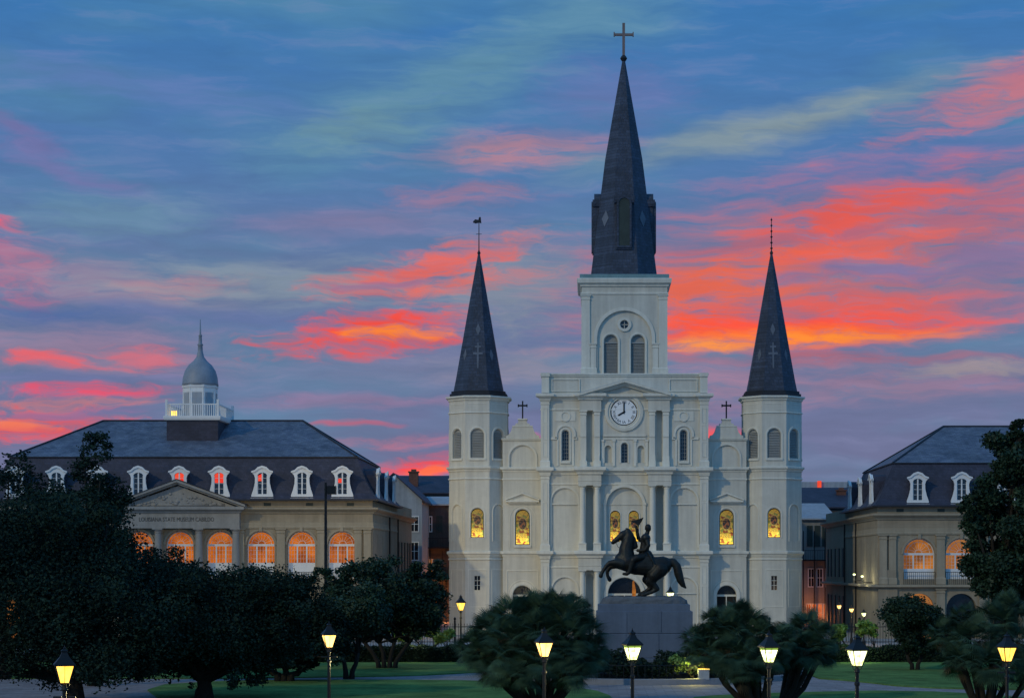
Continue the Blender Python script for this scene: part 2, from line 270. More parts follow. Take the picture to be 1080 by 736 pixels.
# ------------------------------------------------------------------ mesh builder
class MB:
    def __init__(s): s.v = []; s.f = []; s.M = None
    def add(s, vs, fs):
        n = len(s.v)
        if s.M is not None: vs = [tuple(s.M @ Vector(p)) for p in vs]
        s.v += [tuple(p) for p in vs]; s.f += [[n+i for i in f_] for f_ in fs]; return s
    def box(s, x0, x1, y0, y1, z0, z1):
        if x0 > x1: x0, x1 = x1, x0
        return s.add([(x0, y0, z0), (x1, y0, z0), (x1, y1, z0), (x0, y1, z0), (x0, y0, z1), (x1, y0, z1), (x1, y1, z1), (x0, y1, z1)],
                     [(0, 3, 2, 1), (4, 5, 6, 7), (0, 1, 5, 4), (1, 2, 6, 5), (2, 3, 7, 6), (3, 0, 4, 7)])
    def rings(s, rs, cap0=True, cap1=True):
        n = len(rs[0]); vs = [p for r_ in rs for p in r_]; fs = []
        for i in range(len(rs)-1):
            for j in range(n):
                k = (j+1) % n; fs.append((i*n+j, i*n+k, (i+1)*n+k, (i+1)*n+j))
        if cap0: fs.append(tuple(range(n))[::-1])
        if cap1: fs.append(tuple((len(rs)-1)*n+j for j in range(n)))
        return s.add(vs, fs)
    def ngon(s, cx, cy, prof, n=8, rot=None, apothem=True, **k):      # prof: (radius, z)
        rot = math.pi/n if rot is None else rot
        q = 1/math.cos(math.pi/n) if apothem else 1
        return s.rings([[(cx+r_*q*math.cos(rot+2*math.pi*i/n), cy+r_*q*math.sin(rot+2*math.pi*i/n), z) for i in range(n)] for r_, z in prof], **k)
    def lathe(s, cx, cy, prof, n=20): return s.ngon(cx, cy, prof, n, apothem=False)
    def rect(s, x0, x1, y0, y1, lv):                                  # lv: (z, grow)
        return s.rings([[(x0-g, y0-g, z), (x1+g, y0-g, z), (x1+g, y1, z), (x0-g, y1, z)] for z, g in lv])
    def rect4(s, x0, x1, y0, y1, lv):
        return s.rings([[(x0-g, y0-g, z), (x1+g, y0-g, z), (x1+g, y1+g, z), (x0-g, y1+g, z)] for z, g in lv])
    def cornice(s, x0, x1, y0, y1, zb, zt, g=.42, four=False):
        h = zt-zb
        lv = [(zb, 0.01), (zb, g*.2), (zb+h*.25, g*.28), (zb+h*.5, g*.75), (zb+h*.55, g), (zt-h*.06, g), (zt, g*.9), (zt+.02, 0.01)]
        return (s.rect4 if four else s.rect)(x0, x1, y0, y1, lv)
    def tube(s, p0, p1, r0, r1=None, n=8, caps=True):
        r1 = r0 if r1 is None else r1
        p0 = Vector(p0); p1 = Vector(p1); d = (p1-p0)
        if d.length < 1e-6: return s
        d.normalize(); a = d.orthogonal().normalized(); b = d.cross(a)
        return s.rings([[tuple(p+(a*math.cos(t)+b*math.sin(t))*r_) for t in [2*math.pi*i/n for i in range(n)]] for p, r_ in ((p0, r0), (p1, r1))], caps, caps)
    def path(s, pts, n=7):                                            # pts: (x,y,z,r)
        rs = []
        for i, p in enumerate(pts):
            a_ = Vector(pts[max(0, i-1)][:3]); b_ = Vector(pts[min(len(pts)-1, i+1)][:3]); d = (b_-a_).normalized()
            u = d.cross(Vector((0.13, 1, .07))).normalized(); w = d.cross(u)
            rs.append([tuple(Vector(p[:3])+(u*math.cos(2*math.pi*k/n)+w*math.sin(2*math.pi*k/n))*p[3]) for k in range(n)])
        return s.rings(rs)
    def plate(s, loop, y): return s.add([(x, y, z) for x, z in loop], [tuple(range(len(loop)))])
    def prism(s, loop, y0, y1):
        return s.rings([[(x, y0, z) for x, z in loop], [(x, y1, z) for x, z in loop]])
    def panel(s, loop, holes, yf, yb):                                # a sheet with openings and reveals
        loops = [loop]+list(holes); flat = [p for l in loops for p in l]
        tri = geometry.tessellate_polygon([[Vector((x, z, 0)) for x, z in l] for l in loops])
        s.add([(x, yf, z) for x, z in flat], [t for t in tri])
        for l in loops:
            n = len(l); s.add([(x, yf, z) for x, z in l]+[(x, yb, z) for x, z in l], [(j, (j+1) % n, n+(j+1) % n, n+j) for j in range(n)])
        return s
    def build(s, name, m, parent=None, smooth=False, origin=None, matrix=None, fix=True):
        me = bpy.data.meshes.new(name)
        vs = s.v if origin is None else [tuple(Vector(p)-Vector(origin)) for p in s.v]
        me.from_pydata(vs, [], s.f)
        if fix:
            bm = bmesh.new(); bm.from_mesh(me); bmesh.ops.recalc_face_normals(bm, faces=bm.faces); bm.to_mesh(me); bm.free()
        me.materials.append(m)
        if smooth: me.polygons.foreach_set('use_smooth', [True]*len(me.polygons))
        me.update()
        o = bpy.data.objects.new(name, me); C.objects.link(o)
        if origin is not None: o.location = origin
        if matrix is not None: o.matrix_local = matrix
        if parent is not None:
            o.parent = parent
            if parent.get('abs'):
                o.matrix_parent_inverse = Matrix.Translation(-Vector(parent.location))
        return o
def sub(name, mb, m, part, origin=None, **k):      # child of a part; the part may sit at its own origin
    o = mb.build(name, m, None, origin=origin, **k); o.parent = part
    o.matrix_parent_inverse = part.matrix_basis.inverted(); return o
def arch(xc, w, z0, zt, n=12, rise=None):
    rise = w/2 if rise is None else rise; zs = zt-rise
    return [(xc-w/2, z0), (xc+w/2, z0)]+[(xc+w/2*math.cos(math.pi*i/n), zs+rise*math.sin(math.pi*i/n)) for i in range(n+1)]
def rectl(x0, x1, z0, z1): return [(x0, z0), (x1, z0), (x1, z1), (x0, z1)]
def tag(o, label, cat, group=None, kind=None):
    if label: o['label'] = label
    if cat: o['category'] = cat
    if group: o['group'] = group
    if kind: o['kind'] = kind
    return o
def thing(name, label, cat, loc, group=None, ab=False):
    o = bpy.data.objects.new(name, None); C.objects.link(o); o.location = loc; o.empty_display_size = .3
    if ab: o['abs'] = 1
    return tag(o, label, cat, group)
def copy_tree(o, parent=None):
    c = o.copy(); C.objects.link(c)
    if parent is not None: c.parent = parent
    for ch in list(o.children): copy_tree(ch, c)
    return c
def text_mesh(name, body, size, m, loc, parent, extrude=.02, rotz=None, align='CENTER', width=None):
    cu = bpy.data.curves.new(name, 'FONT'); cu.body = body; cu.size = size; cu.extrude = extrude; cu.align_x = align; cu.align_y = 'CENTER'; cu.resolution_u = 3
    t = bpy.data.objects.new(name, cu); C.objects.link(t)
    dg = bpy.context.evaluated_depsgraph_get(); me = bpy.data.meshes.new_from_object(t.evaluated_get(dg)); bpy.data.objects.remove(t)
    if width:
        xs = [v.co.x for v in me.vertices]; k = width/(max(xs)-min(xs))
        for v in me.vertices: v.co.x *= k
    mt = Matrix.Translation(loc) @ (Matrix.Rotation(rotz or 0, 4, 'Y')) @ Matrix.Rotation(R(90), 4, 'X')
    me.transform(mt); me.materials.clear(); me.materials.append(m)
    o = bpy.data.objects.new(name, me); C.objects.link(o); o.parent = parent
    if parent.get('abs'): o.matrix_parent_inverse = Matrix.Translation(-Vector(parent.location))
    return o
# ================================================================== GROUND
g = MB(); g.add([(-1500, -200, 0), (1500, -200, 0), (1500, 3500, 0), (-1500, 3500, 0)], [(0, 1, 2, 3)])
tag(g.build('ground', M['asphalt']), None, None, kind='structure')
g = MB(); g.add([(-90, 25, .004), (90, 25, .004), (90, 122, .004), (-90, 122, .004)], [(0, 1, 2, 3)])
tag(g.build('path', M['path']), None, None, kind='structure')
g = MB(); g.add([(-90, 122, .03), (90, 122, .03), (90, 130.4, .03), (-90, 130.4, .03)], [(0, 1, 2, 3)])
tag(g.build('soil', M['soil']), None, None, kind='structure')
g = MB(); g.add([(-120, 130.4, .008), (120, 130.4, .008), (120, 230, .008), (-120, 230, .008)], [(0, 1, 2, 3)])
tag(g.build('plaza', M['plaza']), None, None, kind='structure')
def gp(px, py): D = HC*F/(py-HY); return ((px-VX)*D/F, D)
def lawn(pts, seed):
    # smooth the outline a little, give it thickness
    q = []
    for i in range(len(pts)):
        a, b = Vector(pts[i]), Vector(pts[(i+1) % len(pts)]); q += [tuple(a*.75+b*.25), tuple(a*.25+b*.75)]
    m_ = MB(); m_.rings([[(x, y, .006) for x, y in q], [(x, y, .07) for x, y in q]])
    return tag(m_.build('lawn', M['grass']), None, None, kind='structure')
lawn([(-60, 104.5), gp(200, 716), gp(330, 714.5), gp(430, 713), gp(490, 710), gp(548, 706), gp(590, 700), (-1, 122.2), (-60, 122.2)], 1)
lawn([gp(150, 724), gp(240, 718.2), gp(330, 717.4), gp(470, 717.6), gp(545, 720), gp(600, 724.5), gp(640, 731), (1.2, 84), (1.0, 60), (-17, 60), (-18.5, 85)], 2)
lawn([gp(850, 700), gp(852, 715), gp(902, 718.5), gp(958, 725), gp(1060, 728), (60, 96), (60, 122.2), (11, 122.2)], 3)
lawn([gp(722, 737), gp(760, 733.5), gp(828, 731), gp(954, 728.5), gp(1080, 735), (26, 70), (4.5, 70)], 4)
# ================================================================== CATHEDRAL
DC = 170.0
def X(px, D=DC): return (px-VX)*D/F
def Z(py, D=DC): return HC+(HY-py)*D/F
XM = 658.7
def O(d): return X(XM+d)
cath = thing('cathedral', 'white stucco cathedral with three dark slate spires and a round clock', 'cathedral', (O(0), 172, 0), ab=True)
YF = 170.0
u = DC/F
def A(d, wpx, ybot, ytop, **k): return arch(O(d), wpx*u, Z(ybot), Z(ytop), **k)
zg = 0.0
# --- centre block wall
holes = []; blind = []
for s in (-1, 1):
    holes.append(A(s*62.3, 7.6, 485.5, 453.5))               # tall upper windows
    blind.append((A(s*17.3, 7, 488, 470), .28))
    blind.append((A(s*36.9, 7.6, 580.5, 513), .5)); blind.append((A(s*63, 27, 577, 515), .10))
    blind.append((arch(O(s*36.9), 7.6*u, .3, Z(605)), .5)); blind.append((arch(O(s*63), 26*u, .4, Z(609)), .10))
    blind.append((rectl(O(s*36.9)-3*u, O(s*36.9)+3*u, Z(487), Z(434)), .35))
holes.append(A(0, 7.2, 488, 467))
holes.append(A(0, 38, 580.5, 514)); holes.append(arch(O(0), 35*u, .02, Z(609)))
w = MB(); w.panel(rectl(O(-88), O(88), 0, Z(416)), holes+[b for b, _ in blind], YF, YF+.55)
for b, dpt in blind: w.plate(b, YF+dpt)
# solid body behind
w.box(O(-87.8), O(-87.0), YF+.3, YF+9, 0, Z(416)); w.box(O(87.0), O(87.8), YF+.3, YF+9, 0, Z(416)); w.box(O(-87.5), O(87.5), YF+3, YF+9, 0, Z(417))
w.build('front_wall', M['stucco'], cath)
# attic
w = MB(); w.box(O(-87), O(87), YF+.05, YF+9, Z(416), Z(396)); 
w.build('attic', M['stucco'], cath)
w = MB(); w.cornice(O(-87.2), O(87.2), YF, YF+9.1, Z(397), Z(393.8), .12)
for s in (-1, 1):
    a, b = sorted((O(s*79.5), O(s*87.4))); w.box(a, b, YF-.22, YF+.1, Z(414.4), Z(397.2)); w.box(a-.06, b+.06, YF-.32, YF+.1, Z(397.2), Z(393.4))
    a, b = sorted((O(s*47), O(s*77))); 
    for bb in ((a, b, Z(413), Z(412)), (a, b, Z(400.6), Z(399.6)), (a, a+.08, Z(412), Z(400.6)), (b-.08, b, Z(412), Z(400.6))): w.box(bb[0], bb[1], YF-.03, YF+.1, bb[2], bb[3])
w.build('attic_moulding', M['trim'], cath)
# --- cornices
cor = MB(); led = MB()
for zt, zb, g_ in ((581, 588, .34), (493, 500.5, .36), (415.6, 422, .40)):
    cor.cornice(O(-88), O(88), YF, YF+.6, Z(zb), Z(zt), g_)
    cor.rect(O(-88), O(88), YF-.01, YF+.5, [(Z(zb+11), .015), (Z(zb+10), .07), (Z(zb+9), .05), (Z(zb+9)+.02, 0.01)])
    for s in (-1, 1):
        a, b = sorted((O(s*79), O(s*88.6))); cor.cornice(a, b, YF-.36, YF+.1, Z(zb)+.004, Z(zt)+.02, g_)
        if zt != 415.6: a, b = sorted((O(s*24), O(s*49.2))); cor.cornice(a, b, YF-1.0, YF+.1, Z(zb)+.006, Z(zt)+.03, g_)
        else: a, b = sorted((O(s*24), O(s*48))); cor.cornice(a, b, YF-.42, YF+.1, Z(zb)+.006, Z(zt)+.03, g_)
cor.build('cornice', M['trim'], cath)
# entablature blocks above columns and pilasters
for zb, lo in ((588, 601), (500.5, 512)):
    for s in (-1, 1):
        eb = MB(); a, b = sorted((O(s*24.6), O(s*48.8))); eb.rect(a, b, YF-.96, YF+.05, [(Z(lo), 0), (Z(lo)+.35, 0), (Z(lo)+.36, .03), (Z(lo)+.44, .03), (Z(lo)+.45, 0), (Z(zb), 0)]); eb.build('entablature', M['stucco'], cath)
for s in (-1, 1):
    eb = MB(); a, b = sorted((O(s*24.6), O(s*47.5))); eb.box(a, b, YF-.38, YF+.05, Z(433), Z(422)); eb.build('entablature', M['stucco'], cath)
# columns
for zt, zb in ((512, 581), (601, None)):
    for s in (-1, 1):
        for d in (29, 44.4):
            x = O(s*d); z1 = Z(zt); z0 = Z(zb)+.02 if zb else 0.0; y = YF-.62
            c = MB(); ph = .58 if zb else .7
            c.box(x-.33, x+.33, y-.33, YF+.02, z0, z0+ph); c.box(x-.37, x+.37, y-.37, YF+.02, z0+ph, z0+ph+.08)
            c.lathe(x, y, [(.32, z0+ph+.08), (.32, z0+ph+.16), (.27, z0+ph+.22), (.265, z0+ph+1), (.225, z1-.32), (.25, z1-.28), (.25, z1-.24), (.225, z1-.2), (.32, z1-.08), (.32, z1-.06)], 20)
            c.box(x-.34, x+.34, y-.34, y+.34, z1-.07, z1)
            c.build('column', M['trim'], cath, smooth=False)
# pilasters
def pil(mb, a, b, yf, z0, z1, pr=.3, cap=True, panel=True):
    a, b = min(a, b), max(a, b)
    mb.box(a, b, yf-pr, yf+.05, z0, z1)
    mb.rect(a, b, yf-pr, yf, [(z0, 0), (z0, .07), (z0+.5, .07), (z0+.58, .02), (z0+.6, 0)])
    if cap: mb.rect(a, b, yf-pr, yf, [(z1-.42, 0), (z1-.4, .05), (z1-.34, .05), (z1-.33, .01), (z1-.16, .02), (z1-.1, .1), (z1, .1), (z1, 0)])
    if panel and z1-z0 > 2.4:
        w_ = (b-a); zz = z0+.85; n = 3; hh = (z1-.6-zz)/n
        for i in range(n):
            p0 = zz+i*hh+.05; p1 = zz+(i+1)*hh-.12; xa, xb = a+w_*.22, b-w_*.22
            for q in ((xa, xb, p0, p0+.04), (xa, xb, p1-.04, p1), (xa, xa+.04, p0+.04, p1-.04), (xb-.04, xb, p0+.04, p1-.04)): mb.box(q[0], q[1], yf-pr-.035, yf-pr+.01, q[2], q[3])
for s in (-1, 1):
    for z1, z0 in ((588, None), (500.5, 580.8), (422, 492.8)):
        p = MB(); pil(p, O(s*79.4), O(s*88.2), YF, Z(z0) if z0 else 0, Z(z1)+.01); p.build('pilaster', M['trim'], cath)
    for d0, d1 in ((26, 32), (40.4, 46.6)):
        p = MB(); pil(p, O(s*d0), O(s*d1), YF, Z(492.6), Z(433), .3, panel=False)
        p.box(O(s*d0)-.0, O(s*d1), YF-.36, YF, Z(461), Z(458.6)); p.box(O(s*d0)-.03, O(s*d1)+.03, YF-.38, YF, Z(492), Z(481)); p.build('pilaster', M['trim'], cath)
# archivolts and panels on the centre block
am = MB()
def ringarch(mb, d, wi, wo, ybot, ytop_i, yf=YF, pr=.06, D=DC, xc=None):
    xc = O(d) if xc is None else xc; k = D/F
    zi = Z(ytop_i); zo = zi+(wo-wi)/2*k
    sp_ = zi-wi/2*k
    outer = [(xc+wo/2*k*math.cos(math.pi*i/16), sp_+wo/2*k*math.sin(math.pi*i/16)) for i in range(17)]
    inner = [(xc+wi/2*k*math.cos(math.pi*i/16), sp_+wi/2*k*math.sin(math.pi*i/16)) for i in range(17)]
    zb = Z(ybot) if ybot is not None else .01
    loop = [(xc+wo/2*k, zb)]+outer+[(xc-wo/2*k, zb), (xc-wi/2*k, zb)]+inner[::-1]+[(xc+wi/2*k, zb)]
    n = len(loop)
    # quads strip to avoid concave n-gon trouble
    O_ = [(xc+wo/2*k, zb)]+outer+[(xc-wo/2*k, zb)]; I_ = [(xc+wi/2*k, zb)]+inner+[(xc-wi/2*k, zb)]
    m_ = len(O_); vs = [(x, yf-pr, z) for x, z in O_]+[(x, yf-pr, z) for x, z in I_]+[(x, yf+.02, z) for x, z in O_]+[(x, yf+.02, z) for x, z in I_]
    fs = []
    for i in range(m_-1):
        fs += [(i, i+1, m_+i+1, m_+i), (i, i+1, 2*m_+i+1, 2*m_+i), (m_+i, m_+i+1, 3*m_+i+1, 3*m_+i)]
    fs += [(0, m_, 3*m_, 2*m_), (m_-1, 2*m_-1, 4*m_-1, 3*m_-1)]
    mb.add(vs, fs)
def strip(mb, d0, d1, ya, yb, yf=YF, pr=.05):
    a, b = sorted((O(d0), O(d1))); mb.box(a, b, yf-pr, yf+.01, Z(ya), Z(yb))
for s in (-1, 1):
    ringarch(am, s*62.3, 17, 22, 462, 449.5, pr=.10); ringarch(am, s*62.3, 8.6, 11.5, 487, 452.5, pr=.07)
    strip(am, s*50, s*53.3, 463.5, 461, pr=.1); strip(am, s*71.3, s*78, 463.5, 461, pr=.1); strip(am, s*57, s*68, 488.5, 486.5, pr=.14)
    strip(am, s*53.3, s*55.2, 491, 463.5, pr=.07); strip(am, s*69.6, s*71.3, 491, 463.5, pr=.07)
    ringarch(am, s*17.3, 7.6, 10, 488, 469.5, pr=.06)
    for d in (11.2, 23.3): strip(am, s*(d-1.3), s*(d+1.3), 491.5, 463.5, pr=.09); strip(am, s*(d-1.9), s*(d+1.9), 465.5, 463.5, pr=.14)
    ringarch(am, s*63, 27.6, 31, 577, 514.2, pr=.05); ringarch(am, s*63, 26.6, 30, None, 608.4, pr=.05)
    strip(am, s*49.6, s*78.6, 532, 530.6, pr=.04); strip(am, s*49.6, s*78.6, 626, 624.6, pr=.04)
    # round medallion
    am.rings([[(O(s*62.3)+r_*math.cos(2*math.pi*i/20), y, Z(439)+r_*math.sin(2*math.pi*i/20)) for i in range(20)] for r_, y in ((.46, YF), (.46, YF-.09), (.34, YF-.09), (.32, YF-.03))])
    for q in (-1, 1): am.box(O(s*62.3+q*7)-.3, O(s*62.3+q*7)+.3, YF-.05, YF, Z(444), Z(434))
strip(am, -22.5, 22.5, 460.2, 458.4, pr=.12); strip(am, -22.5, 22.5, 463.4, 461.6, pr=.06)
ringarch(am, 0, 7.8, 10.4, 488, 466.4, pr=.07); ringarch(am, 0, 38.6, 44.5, 580.5, 513.6, pr=.12); ringarch(am, 0, 35.6, 43, None, 608.4, pr=.14)
strip(am, -23, -19.5, 532.5, 530, pr=.16); strip(am, 19.5, 23, 532.5, 530, pr=.16)
am.build('moulding', M['trim'], cath)
# recessed centre bay with two lit windows
cb_ = MB(); cb_.panel(A(0, 38, 580.5, 514), [A(s*9.8, 11, 571, 538) for s in (-1, 1)], YF+.3, YF+.6)
strip(cb_, -19, 19, 532.3, 530.6, yf=YF+.3, pr=.06); cb_.build('bay_wall', M['stucco'], cath)
sm = MB(); [ringarch(sm, s*9.8, 11, 13, 571, 538, yf=YF+.3, pr=.05) for s in (-1, 1)]; sm.build('bay_moulding', M['trim'], cath)
def stained_window(name, loop, y, matrix=None, origin=None):
    p = MB(); p.plate(loop, y); xs = [q[0] for q in loop]; zs = [q[1] for q in loop]; cx = (min(xs)+max(xs))/2; z0 = min(zs); w_ = max(xs)-min(xs); h_ = max(zs)-z0
    p.v = [((x-cx)*1.15/w_, 0, (z-z0)*2.9/h_) for x, y_, z in p.v]     # uniform glass space
    # scale back through the object
    me = p.build(name, M['stained'], cath, fix=False)
    mt = Matrix.Translation((cx, y, z0)) @ Matrix.Diagonal((w_/1.15, 1, h_/2.9, 1))
    me.matrix_basis = (matrix @ mt) if matrix is not None else mt
    b = MB(); 
    for t in (1/3, 2/3): b.box(cx-w_/2, cx+w_/2, y-.05, y-.01, z0+h_*t-.02, z0+h_*t+.02)
    fr = MB(); ins = [(cx+(x-cx)*.90, z0+h_*.02+(z-z0)*.955) for x, z in loop]
    fr.panel(loop, [ins], y-.08, y-.01); fr.v = [tuple(v) for v in fr.v]; fr.add(b.v, b.f)
    o = fr.build('glazing_frame', M['dark'], None)
    o.parent = me; o.matrix_parent_inverse = me.matrix_basis.inverted()
    if matrix is not None: o.matrix_basis = matrix
    return me
for s in (-1, 1): stained_window('stained_glass_window', A(s*9.8, 11, 571, 538), YF+.5)
def lattice_window(loop, y, n=(2, 6), m='glassdark', name='window', parent=None, bar='trim', bw=.05, framew=.06):
    parent = parent or cath
    xs = [q[0] for q in loop]; zs = [q[1] for q in loop]
    p = MB(); p.plate(loop, y); o = p.build(name, M[m], parent, fix=False)
    f_ = MB(); x0, x1, z0, z1 = min(xs), max(xs), min(zs), max(zs); w_ = x1-x0
    rise = w_/2 if len(loop) > 5 else 0
    for i in range(1, n[0]): xx = x0+w_*i/n[0]; f_.box(xx-bw/2, xx+bw/2, y-.05, y-.005, z0, z1-.03)
    for i in range(1, n[1]): zz = z0+(z1-z0)*i/n[1]; hw = w_/2 if zz < z1-rise else math.sqrt(max(0, (w_/2)**2-(zz-z1+rise)**2)); cx = (x0+x1)/2; f_.box(cx-hw, cx+hw, y-.045, y-.006, zz-bw/2, zz+bw/2)
    cx = (x0+x1)/2; cz = (z0+z1)/2; k = 1-2*framew/w_; kz = 1-2*framew/(z1-z0)
    f_.panel(loop, [[(cx+(x-cx)*k, cz+(z-cz)*kz) for x, z in loop]], y-.09, y-.003)
    sub('window_frame', f_, M[bar], o)
    return o
for s in (-1, 1): lattice_window(A(s*62.3, 7.6, 485.5, 453.5), YF+.35, (3, 8), bar='louvre', bw=.028)
lattice_window(A(0, 7.2, 488, 467), YF+.35, (2, 6), bar='louvre', bw=.03)
# main door
def door(xc, w_, zt, y, parent=cath):
    l = arch(xc, w_, 0.02, zt); p = MB(); zs = zt-w_/2
    p.box(xc-w_/2, xc+w_/2, y, y+.1, .02, zs-.1); 
    for s in (-1, 1):
        for a, b in ((.25, .48), (.55, .9)):
            x0, x1 = sorted((xc+s*.08, xc+s*(w_/2-.14))); p.box(x0, x1, y-.04, y+.01, zs*a, zs*b)
    o = p.build('door', M['bark'], parent)
    f_ = MB(); f_.box(xc-w_/2, xc+w_/2, y-.05, y+.06, zs-.1, zs+.08); f_.box(xc-.04, xc+.04, y-.06, y, .02, zs-.1); sub('door_frame', f_, M['trim'], o)
    t = MB(); t.plate([q for q in l if q[1] >= zs-.001], y+.03)
    sub('fanlight', t, M['glassdark'], o, fix=False)
    return o
door(O(0), 35*u, Z(609), YF+.45)
# inner light of the main door: lamp glow seen in the open leaf
q = MB(); q.add([(O(6.5), YF+.40, .05), (O(12.5), YF+.40, .05), (O(12), YF+.40, Z(622)), (O(10), YF+.40, Z(611)), (O(8.5), YF+.40, Z(613))], [(0, 1, 2, 3, 4)]); q.build('lit_opening', M['amber2'], cath, fix=False)
# pediment
pm = MB(); pw = 47.5; za = Z(401.5); zb0 = Z(416.8)
tri_o = [(O(-pw), zb0), (O(pw), zb0), (O(0), za)]
pm.prism([(O(-pw+7), zb0-.02), (O(pw-7), zb0-.02), (O(0), za-.45)], YF-.2, YF+.04)
pm.build('pediment', M['stucco'], cath)
rk = MB()
for s in (-1, 1):
    for (dz, th, pr) in ((0, .20, .95), (-.2, .12, .72), (-.32, .16, .5)):
        a0 = (O(s*(pw+1)), zb0+dz+.1); a1 = (O(0), za+dz)
        rk.prism([a0, a1, (a1[0], a1[1]-th), (a0[0], a0[1]-th)], YF-pr, YF+.1)
rk.build('pediment_moulding', M['trim'], cath)
pr_ = MB()
for s in (-1, 1): pr_.prism([(O(s*pw), zb0+.13), (O(0), za+.03), (O(0), za+.005), (O(s*pw), zb0+.105)], YF-.97, YF+3)
pr_.build('pediment_roof', M['ledge'], cath)
# clock
ck = MB(); cx, cz = O(-.6), Z(434.6)
def disc(mb, r0, y0, r1, y1, n=40, cap=True): mb.rings([[(cx+r_*math.cos(2*math.pi*i/n), y, cz+r_*math.sin(2*math.pi*i/n)) for i in range(n)] for r_, y in ((r0, y0), (r1, y1))], False, cap)
disc(ck, 1.70, YF+.0, 1.66, YF-.16, cap=False); disc(ck, 1.66, YF-.16, 1.42, YF-.2, cap=False); disc(ck, 1.42, YF-.2, 1.36, YF-.1, cap=False); disc(ck, 1.36, YF-.1, 1.22, YF-.13, cap=False); disc(ck, 1.22, YF-.13, 1.17, YF-.05, cap=False)
cko = ck.build('clock', M['trim'], cath, fix=True)
d_ = MB(); disc(d_, 1.17, YF-.02, 1.10, YF-.06); sub('dial_rim', d_, M['iron'], cko)
d_ = MB(); disc(d_, 1.09, YF-.06, 1.085, YF-.075); sub('dial', d_, M['dial'], cko)
for i, t in enumerate(['XII', 'I', 'II', 'III', 'IIII', 'V', 'VI', 'VII', 'VIII', 'IX', 'X', 'XI']):
    a_ = 2*math.pi*i/12; text_mesh('numeral', t, .36, M['iron'], (cx+.86*math.sin(a_), YF-.085, cz+.86*math.cos(a_)), cko, .004, rotz=a_)
hd = MB(); hd.add([(cx-.05, YF-.12, cz-.15), (cx+.05, YF-.12, cz-.15), (cx+.06, YF-.12, cz+.75), (cx, YF-.12, cz+.95), (cx-.06, YF-.12, cz+.75)], [(0, 1, 2, 3, 4)]); sub('clock_hand', hd, M['iron'], cko, fix=False)
a_ = R(240); dx, dz = math.sin(a_), math.cos(a_); hd = MB()
hd.add([(cx-dz*.07-dx*.12, YF-.11, cz+dx*.07-dz*.12), (cx+dz*.07-dx*.12, YF-.11, cz-dx*.07-dz*.12), (cx+dz*.07+dx*.5, YF-.11, cz-dx*.07+dz*.5), (cx+dx*.66, YF-.11, cz+dz*.66), (cx-dz*.07+dx*.5, YF-.11, cz+dx*.07+dz*.5)], [(0, 1, 2, 3, 4)]); sub('clock_hand', hd, M['iron'], cko, fix=False)
# --- central tower
TY = YF+.7; tw = 45.4
tz0, tz1 = Z(396), Z(300)
ct = MB(); hol = [A(s*14.3, 14.2, 393, 352) for s in (-1, 1)]
big = A(0, 57, 393.6, 327)
ocl = [(O(0)+.36*math.cos(2*math.pi*i/20), Z(341)+.36*math.sin(2*math.pi*i/20)) for i in range(20)]
ct.panel(rectl(O(-tw), O(tw), tz0, tz1), [big], TY, TY+.22)
ct.panel(big, [*[A(s*14.3, 14.2, 393.4, 352) for s in (-1, 1)], ocl], TY+.15, TY+.5)
side = O(tw)-O(-tw)
ct.box(O(-tw), O(-tw)+.05, TY+.02, TY+side, tz0, tz1); ct.box(O(tw)-.05, O(tw), TY+.02, TY+side, tz0, tz1); ct.box(O(-tw)+.1, O(tw)-.1, TY+.9, TY+side-.02, tz0, tz1)
cto = ct.build('bell_tower', M['stucco'], cath)
tm = MB()
tm.rect4(O(-tw), O(tw), TY, TY+side, [(Z(301), .01), (Z(301), .1), (Z(299), .14), (Z(297.5), .34), (Z(293.5), .4), (Z(292.6), .36), (Z(292.6)+.02, 0)])
tm.rect4(O(-tw), O(tw), TY, TY+side, [(Z(310), .01), (Z(309), .08), (Z(307.6), .08), (Z(307), .01)])
for s in (-1, 1):
    pil(tm, O(s*36.5), O(s*45.5), TY, Z(394), Z(310), .12, panel=False); pil(tm, O(s*30), O(s*36), TY, Z(394), Z(361), .08, panel=False)
    ringarch(tm, s*14.3, 15.4, 19, 393, 351.2, yf=TY+.15, pr=.1)
    tm.box(O(s*14.3)-.72, O(s*14.3)+.72, TY+.02, TY+.2, Z(394.2), Z(392.8))
ringarch(tm, 0, 58, 65, 361, 326.4, yf=TY, pr=.1)
tm.rings([[(O(0)+r_*math.cos(2*math.pi*i/20), y, Z(341)+r_*math.sin(2*math.pi*i/20)) for i in range(20)] for r_, y in ((.62, TY+.16), (.62, TY+.02), (.40, TY+.02), (.36, TY+.12))], False, False)
sub('tower_moulding', tm, M['trim'], cto)
for s in (-1, 1):
    lv = MB(); l = A(s*14.3, 14.2, 393.4, 352); zz = Z(393.4); ztop = Z(360)
    for i in range(22):
        z_ = zz+i*(ztop-zz)/22; lv.add([(O(s*14.3)-.56, TY+.28, z_), (O(s*14.3)+.56, TY+.28, z_), (O(s*14.3)+.56, TY+.40, z_+.13), (O(s*14.3)-.56, TY+.40, z_+.13)], [(0, 1, 2, 3)])
    lv.plate([(x, z) for x, z in l], TY+.42)
    lv.box(O(s*14.3)-.58, O(s*14.3)+.58, TY+.22, TY+.4, Z(361), Z(359.6))
    sub('louvre', lv, M['louvre'], cto, fix=False)
oc = MB(); oc.plate(ocl, TY+.3); sub('round_window', oc, M['glassdark'], cto, fix=False)
oc = MB(); oc.box(O(0)-.35, O(0)+.35, TY+.22, TY+.26, Z(341)-.025, Z(341)+.025); oc.box(O(0)-.025, O(0)+.025, TY+.22, TY+.26, Z(341)-.35, Z(341)+.35); sub('window_bar', oc, M['trim'], cto)
